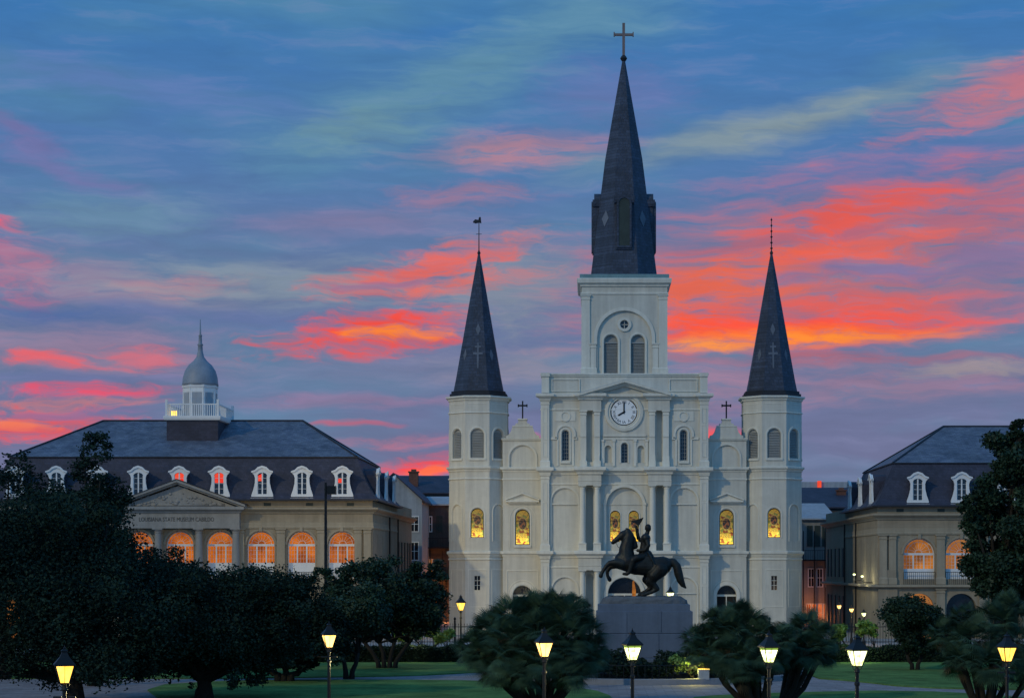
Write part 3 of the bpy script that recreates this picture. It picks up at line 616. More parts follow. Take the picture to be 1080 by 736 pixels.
# --- main spire
TCY = TY+side/2; TCX = O(0)
def Zt(py): return HC+(HY-py)*(TCY-side/2)/F
ZT = lambda py: HC+(HY-py)*TCY/F
sp_ = MB(); sp_.ngon(TCX, TCY, [(3.05, Z(289.5)), (2.95, Z(286)), (2.70, ZT(270)), (1.66, ZT(170)), (.12, ZT(64))], 8)
spo = sp_.build('main_spire', M['slate'], cath)
cp = MB(); cp.rect4(O(-tw), O(tw), TY, TY+side, [(Z(292.6), .16), (Z(288.5), .16), (Z(288), .1), (Z(287.5), -.6)]); sub('copper_gutter', cp, M['verdigris'], spo)
for k in range(4):     # gabled lucarnes on the four main faces
    mt = Matrix.Translation((TCX, TCY, 0)) @ Matrix.Rotation(R(90*k), 4, 'Z')
    d_ = MB(); d_.M = mt; z0, z1 = Z(283), ZT(220); yfl = -2.62
    d_.box(-.75, .75, yfl, -1.2, z0, z1); 
    d_.rect4(-.75, .75, yfl, -1.2, [(z1-.05, .02), (z1+.02, .12), (z1+.3, .16), (z1+.62, .16), (z1+.66, 0)])
    lo = arch(0, 1.5, z1-.4, z1+1.25); d_.prism([(-.75, z1+.62), (.75, z1+.62), (.62, z1+.95), (.3, z1+1.2), (0, z1+1.3), (-.3, z1+1.2), (-.62, z1+.95)], yfl-.02, -1.3)
    l_ = sub('lucarne', d_, M['slate'], spo)
    w_ = MB(); w_.M = mt; w_.prism(arch(0, .95, Z(256), ZT(215)), yfl-.20, yfl+.05); sub('lucarne_shutter', w_, M['shutter'], spo)
    f_ = MB(); f_.M = mt; f_.panel(arch(0, 1.3, Z(258), ZT(213)), [arch(0, .95, Z(256), ZT(215))], yfl-.26, yfl); f_.box(-.75, .75, yfl-.18, yfl, Z(259.5), Z(257.5)); sub('lucarne_frame', f_, M['slate'], spo)
for k in (-1, 1):      # pale diamonds in the slating
    mt = Matrix.Translation((TCX, TCY, 0)) @ Matrix.Rotation(R(45*k), 4, 'Z')
    d_ = MB(); d_.M = mt; zc_ = ZT(234); s_ = (2.70-1.66)/(ZT(170)-ZT(270)); r_ = lambda z: 2.70-s_*(z-ZT(270))+.03
    d_.add([(0, -r_(zc_-.75), zc_-.75), (.42, -r_(zc_), zc_), (0, -r_(zc_+.75), zc_+.75), (-.42, -r_(zc_), zc_)], [(0, 1, 2, 3)]); sub('slate_diamond', d_, M['slate_light'], spo, fix=False)
c = MB(); c.lathe(TCX, TCY, [(.10, ZT(66)), (.2, ZT(64.5)), (.32, ZT(62)), (.2, ZT(59.5)), (.1, ZT(58.5))], 14); sub('spire_ball', c, M['dark'], spo)
M['cupola_roof'] = mat('pale_metal_dome', (.22, .26, .31), .5, .15, 1)
M['cross'] = mat('bronze_cross', (.20, .15, .14), .5, .1, 1, metallic=.2)
c = MB(); c.box(TCX-.12, TCX+.12, TCY-.1, TCY+.1, ZT(60), ZT(24.8)); c.box(TCX-.85, TCX-.122, TCY-.1, TCY+.1, ZT(38.2), ZT(35.8)); c.box(TCX+.122, TCX+.85, TCY-.1, TCY+.1, ZT(38.2), ZT(35.8))
for a, b in ((TCX-.9, TCX-.8), (TCX+.8, TCX+.9)): c.box(a, b, TCY-.13, TCY+.13, ZT(39), ZT(34.4))
sub('spire_cross', c, M['cross'], spo)
# --- side towers
def side_tower(cxp, vane):
    cx_ = X(cxp); a_ = 31*u; cy = YF+.25+a_; hw = a_*math.tan(R(22.5))
    body = MB(); trim = MB(); lou = MB()
    wins = []
    for k in range(8):
        mt = Matrix.Translation((cx_, cy, 0)) @ Matrix.Rotation(R(45*k), 4, 'Z'); body.M = mt
        yf = -a_; x = hw
        ow = arch(0, 1.15, Z(482.5), Z(451.5)); holes = [ow]
        front = k == 0
        mid = arch(0, 1.12 if front else 1.2, Z(566.5 if front else 570), Z(535.5 if front else 532))
        holes.append(mid); small = rectl(-.25, .25, Z(622), Z(607)) 
        if front: holes.append(small)
        low = rectl(-.55, .55, Z(640), Z(600))
        body.panel(rectl(-x, x, 0, Z(420)), holes, yf, yf+.3)
        body.plate(mid, yf+.08) if not front else None
        # louvre
        lou.M = mt; lou.plate(ow, yf+.2)
        for i in range(16): z_ = Z(482)+i*(Z(454)-Z(482))/16; lou.add([(-.5, yf+.1, z_), (.5, yf+.1, z_), (.5, yf+.2, z_+.1), (-.5, yf+.2, z_+.1)], [(0, 1, 2, 3)])
        trim.M = mt
        ringarch(trim, 0, 15.4/1.0, 18.5, 483, 450.7, yf=yf, pr=.05, xc=0)
        ringarch(trim, 0, (14.6 if front else 15.6), (17.5), (567 if front else 570.5), (534.8 if front else 531.3), yf=yf, pr=.05, xc=0)
        trim.box(-.75, .75, yf-.1, yf+.02, Z(485), Z(482.8))
        for q in ((-.8, .8, 640, 639), (-.8, .8, 601, 600), (-.8, -.75, 639, 601), (.75, .8, 639, 601)): trim.box(q[0], q[1], yf-.03, yf+.01, Z(q[2]), Z(q[3]))
        for q in ((-.8, .8, 432.2, 431.4), (-.8, .8, 425.5, 424.6)): trim.box(q[0], q[1], yf-.02, yf+.01, Z(q[2]), Z(q[3]))
    body.M = None
    bo = body.build('side_tower', M['stucco'], cath)
    trim.M = None
    A_ = lambda lv: trim.ngon(cx_, cy, [(a_+g, z) for z, g in lv], 8)
    for zt, zb, g_ in ((581, 586.5, .2), (491.5, 496.5, .24), (416.8, 421.5, .30)):
        A_([(Z(zb), .005), (Z(zb), g_*.3), (Z(zb)+.12, g_*.4), (Z(zb)+.25, g_), (Z(zt)-.02, g_), (Z(zt)+.03, .005)])
    for z_ in (505.5, 435.5, 590.5): A_([(Z(z_), .005), (Z(z_)+.05, .09), (Z(z_)+.12, .09), (Z(z_)+.17, .005)])
    A_([(0, .12), (.7, .12), (.75, .01)])
    sub('tower_moulding', trim, M['trim'], bo)
    lou.M = None; sub('louvre', lou, M['louvre'], bo, fix=False)
    lattice_w = MB(); lattice_w.plate([(cx_+x, z) for x, z in rectl(-.25, .25, Z(622), Z(607))], cy-a_+.18); lo = sub('small_window', lattice_w, M['glassdark'], bo, fix=False)
    f_ = MB(); f_.box(cx_-.02, cx_+.02, cy-a_+.12, cy-a_+.17, Z(622), Z(607)); [f_.box(cx_-.25, cx_+.25, cy-a_+.125, cy-a_+.165, Z(607+5*i)-.02, Z(607+5*i)+.02) for i in (1, 2)]
    sub('window_bar', f_, M['trim'], bo)
    stained_window('stained_glass_window', [(cx_+x, z) for x, z in arch(0, 1.12, Z(566.5), Z(535.5))], cy-a_+.22)
    # spire
    s_ = MB(); ro = 26.5*u; ZA = lambda py: HC+(HY-py)*cy/F
    s_.ngon(cx_, cy, [(30.2*u, Z(416.7)), (30.2*u, Z(413.8)), (28.6*u, Z(413.6)), (28.6*u, Z(410.8)), (ro, Z(410.6)), (ro*.9, Z(397)), (.09, ZA(268))], 8)
    so = s_.build('spire', M['slate'], cath)
    r_ = lambda z: ro*.9-(z-Z(397))*(ro*.9-.09)/(ZA(268)-Z(397))+.025
    o_ = MB()
    for k in (0, 1, 7):
        o_.M = Matrix.Translation((cx_, cy, 0)) @ Matrix.Rotation(R(45*k), 4, 'Z')
        zc_ = Z(345 if k == 0 else 372); o_.add([(0, -r_(zc_-.55), zc_-.55), (.22, -r_(zc_), zc_), (0, -r_(zc_+.55), zc_+.55), (-.22, -r_(zc_), zc_)], [(0, 1, 2, 3)])
        if k == 0:
            for x0, x1, p0, p1 in ((-.07, .07, 387, 359), (-.42, -.072, 372, 370), (.072, .42, 372, 370), (-.26, -.072, 364.6, 362.8), (.072, .26, 364.6, 362.8)):
                o_.add([(x0, -r_(Z(p0)), Z(p0)), (x1, -r_(Z(p0)), Z(p0)), (x1, -r_(Z(p1)), Z(p1)), (x0, -r_(Z(p1)), Z(p1))], [(0, 1, 2, 3)])
    o_.M = None; sub('slate_cross', o_, M['slate_light'], so, fix=False)
    e_ = MB(); e_.ngon(cx_, cy, [(30.5*u, Z(416.9)), (30.5*u, Z(413.7)), (28.8*u, Z(413.4)), (28.8*u, Z(410.9)), (26*u, Z(410.5))], 8); sub('eaves_band', e_, M['dark'], so)
    f_ = MB(); f_.tube((cx_, cy, ZA(270)), (cx_, cy, ZA(230)), .055, .03)
    f_.lathe(cx_, cy, [(.05, ZA(270)), (.16, ZA(267)), (.05, ZA(264))], 10)
    if vane:
        f_.add([(cx_-.55, cy, ZA(234.5)), (cx_-.3, cy, ZA(236)), (cx_+.05, cy, ZA(235)), (cx_+.22, cy, ZA(236)), (cx_+.16, cy, ZA(229)), (cx_+.02, cy, ZA(229)), (cx_-.05, cy, ZA(232)), (cx_-.35, cy, ZA(231.4))], [(0, 1, 2, 3, 4, 5, 6, 7)])
        f_.box(cx_-.5, cx_+.1, cy-.04, cy+.04, ZA(235.2), ZA(233))
        f_.box(cx_-.25, cx_+.25, cy-.02, cy+.02, ZA(247)-.02, ZA(247)+.02)
        sub('weather_vane', f_, M['dark'], so)
    else:
        for i in range(6): zz = ZA(262-6*i); f_.lathe(cx_, cy, [(.03, zz-.12), (.14-.01*i, zz), (.03, zz+.12)], 10)
        sub('finial', f_, M['dark'], so)
side_tower(503.2, True); side_tower(816.8, False)
# --- side bays with scrolled gables
YS = YF+.95
for s in (-1, 1):
    c_ = s*107.6; xc_ = O(c_)*YS/YF
    hol = [arch(xc_, 15.2*u, Z(574), Z(536.5)), arch(xc_, 20.5*u, 0.02, Z(617.5))]
    bl = [(arch(xc_, 27*u, Z(492), Z(469)), .10)]
    w = MB(); x0, x1 = xc_-21*u, xc_+21*u
    w.panel(rectl(x0, x1, 0, Z(463)), hol+[b for b, _ in bl], YS, YS+.5)
    for b, dd in bl: w.plate(b, YS+dd)
    w.box(x0, x1, YS+.6, YS+1.2, Z(536), Z(463.2))
    w.build('side_bay', M['stucco'], cath)
    t = MB()
    half = [(17.8, 462), (17.6, 458.6), (15, 457.8), (12.5, 454.5), (11, 450), (10.2, 448.2), (7.8, 448), (7.4, 446), (5, 445.4), (4.4, 443), (4.2, 441)]
    lp = [(xc_+a*u, Z(b)) for a, b in half]+[(xc_-a*u, Z(b)) for a, b in half[::-1]]
    t.prism(lp, YS-.1, YS+.7); go = t.build('gable', M['stucco'], cath)
    t2 = MB(); t2.rect(x0+.05, x1-.05, YS, YS+.7, [(Z(464.5), .02), (Z(463.5), .12), (Z(461.5), .2), (Z(461), .02)]); t2.box(xc_-.42, xc_+.42, YS-.2, YS+.8, Z(442), Z(440.6)); t2.box(xc_-10.8*u, xc_+10.8*u, YS-.15, YS+.1, Z(449), Z(448)); sub('gable_moulding', t2, M['trim'], go)
    t3 = MB(); t3.box(xc_-.06, xc_+.06, YS+.24, YS+.36, Z(440.7), Z(421.5)); t3.box(xc_-.36, xc_+.36, YS+.23, YS+.37, Z(427.3), Z(425.6))
    for a in (-.38, .38): t3.box(xc_+a-.05, xc_+a+.05, YS+.22, YS+.38, Z(428), Z(425))
    sub('gable_cross', t3, M['iron'], go)
    mo = MB()
    for zt, zb, g_ in ((581, 586.5, .2), (492, 497, .22)): mo.cornice(x0, x1, YS, YS+.4, Z(zb), Z(zt), g_)
    mo.rect(x0, x1, YS-.01, YS+.3, [(Z(506), .015), (Z(505), .06), (Z(504), .06), (Z(504)+.02, .01)])
    k = s*107.6
    ringarch(mo, 0, 27.6, 31.5, 492, 468.4, yf=YS, pr=.08, xc=xc_)
    ringarch(mo, 0, 16, 19, 576, 535.6, yf=YS, pr=.05, xc=xc_); ringarch(mo, 0, 26, 27.4, 577, 533, yf=YS, pr=.035, xc=xc_)
    mo.box(xc_-9*u, xc_+9*u, YS-.12, YS, Z(577), Z(575))
    ringarch(mo, 0, 21.2, 28.5, None, 616.8, yf=YS, pr=.13, xc=xc_); ringarch(mo, 0, 29.2, 31.2, None, 612, yf=YS, pr=.05, xc=xc_)
    for q in ((-17, 17, 602, 601), ): mo.box(xc_+q[0]*u, xc_+q[1]*u, YS-.05, YS, Z(q[2]), Z(q[3]))
    for q in (-17, 16): mo.box(xc_+q*u, xc_+(q+1)*u, YS-.05, YS, .1, Z(602))
    # hood: small pediment over the window
    mo.box(xc_-17.5*u, xc_+17.5*u, YS-.38, YS, Z(529), Z(527.2)); mo.box(xc_-15*u, xc_+15*u, YS-.15, YS, Z(531), Z(529))
    mo.prism([(xc_-17.5*u, Z(527.2)), (xc_+17.5*u, Z(527.2)), (xc_, Z(520.2))], YS-.2, YS)
    for q in (-1, 1): mo.prism([(xc_+q*18*u, Z(527.2)), (xc_+q*18*u, Z(526)), (xc_, Z(518.8)), (xc_, Z(520.4))], YS-.4, YS)
    mo.build('bay_moulding', M['trim'], cath)
    stained_window('stained_glass_window', arch(xc_, 15.2*u, Z(574), Z(536.5)), YS+.22)
    door(xc_, 20.5*u, Z(617.5), YS+.35)
# nave behind
nv = MB(); nv.box(O(-86), O(86), YF+9, YF+55, 0, Z(430)); nv.box(O(-150), O(-86.5), YF+5.5, YF+52, 0, Z(500)); nv.box(O(86.5), O(150), YF+5.5, YF+52, 0, Z(500)); nv.build('nave', M['stucco'], cath)
nr = MB(); nr.rings([[(O(-88), y, Z(430)), (O(88), y, Z(430)), (O(0), y, Z(412))] for y in (YF+9.2, YF+55)]); nr.build('nave_roof', M['slate_dark'], cath)

# ================================================================== FLANKING MUSEUM BUILDINGS (two alike, one builder)
def mansard_building(label, cx, dz, arches, arch_w, dormers, glow, with_pediment, vis):
    """local frame: front at y = 0, looking to -y"""
    B = thing('museum_building', label, 'building', (cx, 162, 0), 'matching mansard buildings either side of the cathedral')
    hw = 16.05; DB = 20.5
    zm = 11.52+dz; zbk = 15.15+dz; zrd = 18.8+dz; zc1 = 10.9+dz; zc0 = 10.4+dz; zen = 9.15+dz; zs = 4.5; zat = 8.92+dz-(.1 if dz else 0)
    ks = 1.0
    ups = [arch(a, arch_w, zs+.45, zat) for a in arches]; lows = [arch(a, arch_w*.96, .02, 3.75) for a in arches]
    w = MB(); w.panel(rectl(-hw, hw, 0, zm), ups+lows, 0, .7)
    w.box(-hw, hw, .9, DB, 0, zm)
    w.build('wall', M['tan'], B)
    # side walls with blind arches
    for s in (-1, 1):
        sw = MB(); ys = [3.2, 7.0, 10.8, 14.6, 18.2]
        sw.M = Matrix.Translation((s*hw, 0, 0)) @ Matrix.Rotation(R(90*s), 4, 'Z')
        hs = [arch(y*s, 1.5, zs+.6, zat-.2) for y in ys]+[arch(y*s, 1.6, .02, 3.6) for y in ys]
        a, b = (.006, DB) if s > 0 else (-DB, -.006)
        sw.panel(rectl(a, b, 0, zm), hs, -.012, .35)
        for h in hs: sw.plate(h, .2)
        sw.M = None
        # rear wing
        sw.box(s*(hw-8), s*(hw-.05), DB, 36, 0, zc1+.9)
        sw.build('side_wall', M['tan'], B)
        for h in hs:
            sh = MB(); sh.M = Matrix.Translation((s*hw, 0, 0)) @ Matrix.Rotation(R(90*s), 4, 'Z')
            xs = [q[0] for q in h]; zz = [q[1] for q in h]; sh.box(min(xs)+.12, max(xs)-.12, .1, .19, min(zz), max(zz)-.35); sh.build('shutter', M['shutter'], B)
        for y in (22.5, 25.5, 28.5, 31.5, 34):
            for za_s, zb_s in ((zs+.5, zat-.6), (.3, 3.2)): sh = MB(); sh.box(s*(hw-.06), s*(hw+.03), y-.55, y+.55, za_s, zb_s); sh.build('shutter', M['shutter'], B)
        for y in (12.7, 20.3): dp = MB(); dp.tube((s*(hw+.12), y, 0), (s*(hw+.12), y, zc0), .07, n=6); dp.build('downpipe', M['iron'], B)
    c = MB()
    for a, b, g_ in ((zc0, zc1, .5),):
        c.rings([[(-hw-g2, -g2, z), (hw+g2, -g2, z), (hw+g2, 36+g2, z), (-hw-g2, 36+g2, z)] for z, g2 in ((a, .01), (a, .12), (a+.12, .16), (a+.28, .44), (a+.34, g_), (b-.03, g_), (b+.02, .01))])
    c.rings([[(-hw-g2, -g2, z), (hw+g2, -g2, z), (hw+g2, DB+g2, z), (-hw-g2, DB+g2, z)] for z, g2 in ((zen, .01), (zen, .08), (zen+.12, .1), (zen+.2, .06), (zen+.5, .06), (zen+.52, .01))])
    c.rings([[(-hw-g2, -g2, z), (hw+g2, -g2, z), (hw+g2, 36+g2, z), (-hw-g2, 36+g2, z)] for z, g2 in ((4.18, .01), (4.2, .2), (4.3, .5), (4.46, .5), (4.48, .01))])
    c.build('cornice', M['tan_trim'], B)
    # pilasters between the arches, paired at the corners
    mids = sorted(set([round((arches[i]+arches[i+1])/2, 3) for i in range(len(arches)-1)]))
    for m_ in mids:
        p = MB(); pil(p, m_-.34, m_+.34, 0, zs, zen, .22, panel=False); p.build('pilaster', M['tan_trim'], B)
        p = MB(); pil(p, m_-.36, m_+.36, 0, 0, 4.18, .2, panel=False); p.build('pilaster', M['tan_trim'], B)
    for s in (-1, 1):
        for o_ in (.42, 1.2):
            p = MB(); pil(p, s*(hw-o_)-.3, s*(hw-o_)+.3, 0, zs, zen, .25 if o_ < 1 else .18, panel=False); p.build('pilaster', M['tan_trim'], B)
        p = MB(); p.box(s*(hw-1.5), s*(hw+.0), -.22, .05, zs, zs+1.2); p.box(s*(hw-1.6), s*(hw+.0), -.2, .05, 0, 4.17); p.build('pier', M['tan'], B)
    # arched openings
    ar = MB()
    for a in arches:
        w2 = arch_w
        r0, r1 = w2/2+.04, w2/2+.2; zc_ = zat-w2/2
        for yy in (0,):
            n = 16; vs = []; fs = []
            for i in range(n+1):
                t_ = math.pi*i/n
                for r_, y in ((r0, -.08), (r1, -.08), (r1, .02), (r0, .02)): vs.append((a+r_*math.cos(t_), y, zc_+r_*math.sin(t_)))
            for i in range(n):
                b_ = i*4
                fs += [(b_, b_+4, b_+5, b_+1), (b_+1, b_+5, b_+6, b_+2), (b_, b_+3, b_+7, b_+4)]
            ar.add(vs, fs)
        ar.box(a-.13, a+.13, -.16, .02, zat-.02, zat+.35)
    ar.build('arch_moulding', M['tan_trim'], B)
    zsp = zat-arch_w/2
    for i, a in enumerate(arches):
        g_ = glow[i]
        y = .45
        pn = MB(); pn.plate(arch(a, arch_w, zs+.45, zat), y+.05); po = pn.build('arched_window', M[g_], B, fix=False)
        fr = MB()
        fr.box(a-arch_w/2, a+arch_w/2, y-.08, y+.02, zsp-.09, zsp+.09)       # transom
        sill = 6.3+dz
        fr.box(a-arch_w/2, a+arch_w/2, y-.06, y+.03, zs+.45, sill)            # panelled apron
        for s in (-1, 0, 1): fr.box(a+s*arch_w/2-.07 if s else a-.0, a+s*arch_w/2+.07 if s else a+.0, y-.07, y+.02, sill, zsp)
        for s in (-1, 1): fr.box(a+s*arch_w*.17-.055, a+s*arch_w*.17+.055, y-.07, y+.02, sill, zsp-.09)
        fo = sub('window_frame', fr, M['white'], po)
        mu = MB()
        for j in (1, 2, 4, 5, 7, 8):
            x_ = a-arch_w/2+arch_w*j/9
            mu.box(x_-.008, x_+.008, y-.03, y+.02, sill, zsp-.09)
        for j in range(1, 4): z_ = sill+(zsp-.09-sill)*j/4; mu.box(a-arch_w/2, a+arch_w/2, y-.035, y+.015, z_-.008, z_+.008)
        for j in range(1, 8):
            t_ = math.pi*j/8; mu.tube((a+.25*math.cos(t_), y, zsp+.1+.25*math.sin(t_)), (a+(arch_w/2-.05)*math.cos(t_), y, zsp+(arch_w/2-.05)*math.sin(t_)), .014, n=4)
        for r_ in (.3, arch_w*.36):
            pr = [(a+r_*math.cos(math.pi*j/14), y, zsp+.06+r_*math.sin(math.pi*j/14)) for j in range(15)]
            for j in range(14): mu.tube(pr[j], pr[j+1], .022, n=4, caps=False)
        pr = [(a+(arch_w/2-.05)*math.cos(math.pi*j/14), y-.02, zsp+(arch_w/2-.05)*math.sin(math.pi*j/14)) for j in range(15)]
        for j in range(14): mu.tube(pr[j], pr[j+1], .055, n=4, caps=False)
        sub('muntins', mu, M['white'], po)
        gd = MB(); gd.plate(arch(a, arch_w*.96, .02, 3.75), .55); gd.build('ground_floor_opening', M['glassdark'] if i % 3 else M['amber_dim'], B, fix=False)
    # railings of the gallery
    rl = MB()
    for i, a in enumerate(arches):
        rl.box(a-arch_w/2, a+arch_w/2, -.06, -.02, zs+1.0, zs+1.05)
        for j in range(17): x_ = a-arch_w/2+arch_w*j/16; rl.box(x_-.012, x_+.012, -.05, -.03, zs, zs+1.0)
    rl.build('gallery_railing', M['iron'], B)
    # mansard
    mo = .42; ins = 1.5
    ma = MB(); ma.rings([[(-hw-mo, -mo, zm), (hw+mo, -mo, zm), (hw+mo, DB+mo, zm), (-hw-mo, DB+mo, zm)],
                         [(-hw-mo+.5, -mo+.5, zm+.55), (hw+mo-.5, -mo+.5, zm+.55), (hw+mo-.5, DB+mo-.5, zm+.55), (-hw-mo+.5, DB+mo-.5, zm+.55)],
                         [(-hw-mo+1.1, -mo+1.1, zm+1.7), (hw+mo-1.1, -mo+1.1, zm+1.7), (hw+mo-1.1, DB+mo-1.1, zm+1.7), (-hw-mo+1.1, DB+mo-1.1, zm+1.7)],
                         [(-hw+ins, ins, zbk), (hw-ins, ins, zbk), (hw-ins, DB-ins, zbk), (-hw+ins, DB-ins, zbk)]])
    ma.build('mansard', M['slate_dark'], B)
    ed = MB(); ed.rings([[(-hw-mo-g2, -mo-g2, z), (hw+mo+g2, -mo-g2, z), (hw+mo+g2, DB+mo+g2, z), (-hw-mo-g2, DB+mo+g2, z)] for z, g2 in ((zm-.1, .02), (zm-.1, .1), (zm+.04, .1), (zm+.04, -.2))])
    ed.rings([[(-hw+ins-g2, ins-g2, z), (hw-ins+g2, ins-g2, z), (hw-ins+g2, DB-ins+g2, z), (-hw+ins-g2, DB-ins+g2, z)] for z, g2 in ((zbk-.05, .02), (zbk-.05, .12), (zbk+.05, .12), (zbk+.05, -.3))])
    ed.build('gutter', M['dark'], B)
    yr = DB/2-.35; xr = 8.8
    ro = MB(); q = [(-hw+ins, ins, zbk+.02), (hw-ins, ins, zbk+.02), (hw-ins, DB-ins, zbk+.02), (-hw+ins, DB-ins, zbk+.02), (-xr, yr, zrd), (xr, yr, zrd)]
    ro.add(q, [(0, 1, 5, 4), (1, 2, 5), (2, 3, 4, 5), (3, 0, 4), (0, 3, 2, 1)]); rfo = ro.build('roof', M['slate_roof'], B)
    hp = MB()
    for a, b in ((4, 5), (1, 5), (0, 4), (2, 5), (3, 4)): hp.tube(Vector(q[a])+Vector((0, 0, .03)), Vector(q[b])+Vector((0, 0, .03)), .09, n=6)
    sub('ridge_cap', hp, M['dark'], rfo)
    # dormers
    def dormer(mt, red):
        z0 = zm+.06; zt = zm+2.55
        f_ = MB(); f_.M = mt
        half = [(.92, z0), (.90, z0+.35), (.74, z0+.8), (.62, z0+1.3), (.60, z0+1.75), (.68, z0+2.0), (.84, z0+2.16), (.84, z0+2.3), (.60, z0+2.36), (.35, z0+2.6), (0, z0+2.7)]
        lp = half+[(-a, b) for a, b in half[-2::-1]]
        win = arch(0, .82, z0+.42, z0+2.2, rise=.28)
        f_.panel(lp, [win], -.14, .02)
        f_.prism([(.9, z0+2.2), (.9, z0+2.32), (.6, z0+2.42), (.36, z0+2.66), (0, z0+2.78), (-.36, z0+2.66), (-.6, z0+2.42), (-.9, z0+2.32), (-.9, z0+2.2), (-.6, z0+2.26), (-.3, z0+2.5), (0, z0+2.6), (.3, z0+2.5), (.6, z0+2.26)], -.24, -.13)
        f_.box(-.96, .96, -.26, .0, z0-.02, z0+.08)
        do = f_.build('dormer', M['white'], B)
        r_ = MB(); r_.M = mt
        r_.prism([(-.66, z0), (.66, z0), (.66, z0+2.1), (.4, z0+2.5), (0, z0+2.66), (-.4, z0+2.5), (-.66, z0+2.1)], .015, 2.6); sub('dormer_roof', r_, M['slate_dark'], do)
        p = MB(); p.M = mt; p.plate(win, -.02); p.M = None; po_ = sub('dormer_pane', p, M['glassdark'], do, fix=False)
        b_ = MB(); b_.M = mt; b_.box(-.055, .055, -.09, -.03, z0+.42, z0+2.18)
        for k in range(1, 4): z_ = z0+.42+k*.44; b_.box(-.39, .39, -.055, -.03, z_-.012, z_+.012)
        for s in (-1, 1): b_.box(s*.40-.04, s*.40+.04, -.08, -.03, z0+.42, z0+1.93)
        sub('dormer_bars', b_, M['white'], do)
        if red:
            g2 = MB(); g2.M = mt
            if red == 2: g2.plate([(x, z) for x, z in arch(0, .78, z0+1.35, z0+2.18, rise=.26)], -.028)
            else: g2.plate([(-.38, z0+1.5), (-.06, z0+1.5), (-.06, z0+2.1), (-.38, z0+1.95)] if red == 1 else rectl(-.36, -.06, z0+1.35, z0+1.7), -.028)
            sub('red_glow_pane', g2, M['redglow'], do, fix=False)  # some dormer panes carry a red emission
    for x_, red in dormers: dormer(Matrix.Translation((x_, -.05, 0)), red)
    for s in (-1, 1):
        for y_ in (3.0, 9.8, 16.6): dormer(Matrix.Translation((s*(hw+.05), y_, 0)) @ Matrix.Rotation(R(90*s), 4, 'Z'), 0)
    vt = MB(); [vt.box(x_-.3, x_+.3, -.02, .02, zc1+.12, zc1+.38) for x_ in (3.9, 7.3, 10.8, 14.2, -7.3, -10.8, -14.2)]; vt.build('vent', M['shutter'], B)
    if with_pediment:
        hwp = 5.3; za_ = 13.15; zb_ = zc1
        p = MB(); p.box(-5.1, 5.1, -.75, 0, zen, zc0); p.cornice(-5.1, 5.1, -.75, .2, zc0+.01, zc1+.03, .45); p.prism([(-4.9, zb_), (4.9, zb_), (0, za_-.5)], -.62, 3); ppo = p.build('portico_pediment', M['grey'], B)
        r_ = MB()
        for s in (-1, 1):
            for dz_, th, pr in ((0, .2, 1.25), (-.2, .16, 1.0)): r_.prism([(s*5.65, zb_+dz_+.22), (0, za_+dz_), (0, za_+dz_-th), (s*5.65, zb_+dz_+.22-th)], -pr, 3.2)
        sub('raking_cornice', r_, M['grey'], ppo)
        r_ = MB()
        for s in (-1, 1): r_.prism([(s*5.75, zb_+.22), (0, za_+.06), (0, za_+.01), (s*5.75, zb_+.17)], -1.3, 3.6)
        sub('pediment_roof', r_, M['dark'], ppo)
        rel = MB(); rnd = random.Random(4); rel.box(-3.9, 3.9, -.63, -.60, zb_+.06, zb_+.3)
        for i in range(70):
            x_ = rnd.uniform(-3.6, 3.6); zmx = (za_-.75-zb_)*(1-abs(x_)/4.4); z_ = zb_+.15+rnd.random()*max(.1, zmx-.3); r0 = rnd.uniform(.06, .16)
            rel.lathe(0, 0, [(0.001, -r0), (r0*.8, -r0*.5), (r0, 0), (r0*.8, r0*.5), (.001, r0)], 7)
            for k in range(len(rel.v)-35, len(rel.v)): v = rel.v[k]; rel.v[k] = (v[0]*1.3+x_, v[1]*.6-.63, v[2]+z_)
        sub('relief', rel, M['grey'], ppo, smooth=True)
        for x_ in (-4.75, -1.69, 1.69, 4.75):
            c = MB(); y = -.42
            c.box(x_-.42, x_+.42, y-.42, .05, zs, zs+.6); c.lathe(x_, y, [(.4, zs+.6), (.4, zs+.7), (.32, zs+.8), (.32, zs+2), (.27, zen-.4), (.3, zen-.36), (.28, zen-.3), (.4, zen-.12), (.4, zen-.1)], 18); c.box(x_-.42, x_+.42, y-.42, y+.42, zen-.1, zen); c.build('column', M['grey'], B)
        tx = text_mesh('frieze_lettering', 'LOUISIANA STATE MUSEUM CABILDO', .5, M['letter'], (-.1, -.77, zen+.72), B, .01, width=6.2)
        # cupola
        base = MB(); bx = 2.2; cy = 8.6; zb2 = 18.85
        base.box(-bx, bx, 5.2, 12.0, 15.6, 18.55); cu = base.build('cupola', M['slate_dark'], B)
        b2 = MB(); b2.rect4(-bx, bx, 5.2, 12.0, [(18.5, .02), (18.55, .2), (18.72, .25), (18.9, .25), (18.92, 0)]); sub('cupola_deck', b2, M['white'], cu)
        dr = MB(); dr.ngon(0, cy, [(1.36, 18.9), (1.36, 21.5), (1.44, 21.55), (1.5, 21.75), (1.42, 21.8)], 8); 
        for k in range(8):
            pass
            dr.M = Matrix.Translation((0, cy, 0)) @ Matrix.Rotation(R(45*k), 4, 'Z'); dr.box(-.56, -.44, -1.42, -1.3, 18.95, 21.5); dr.box(.44, .56, -1.42, -1.3, 18.95, 21.5); dr.box(-.44, .44, -1.40, -1.34, 21.15, 21.5); dr.M = None
        sub('cupola_drum', dr, M['white'], cu)
        ll = MB()
        for k in range(8):
            ll.M = Matrix.Translation((0, cy, 0)) @ Matrix.Rotation(R(45*k), 4, 'Z'); ll.box(-.4, .4, -1.385, -1.36, 19.0, 21.1); ll.M = None
        sub('cupola_shutter', ll, M['oldwall'], cu)
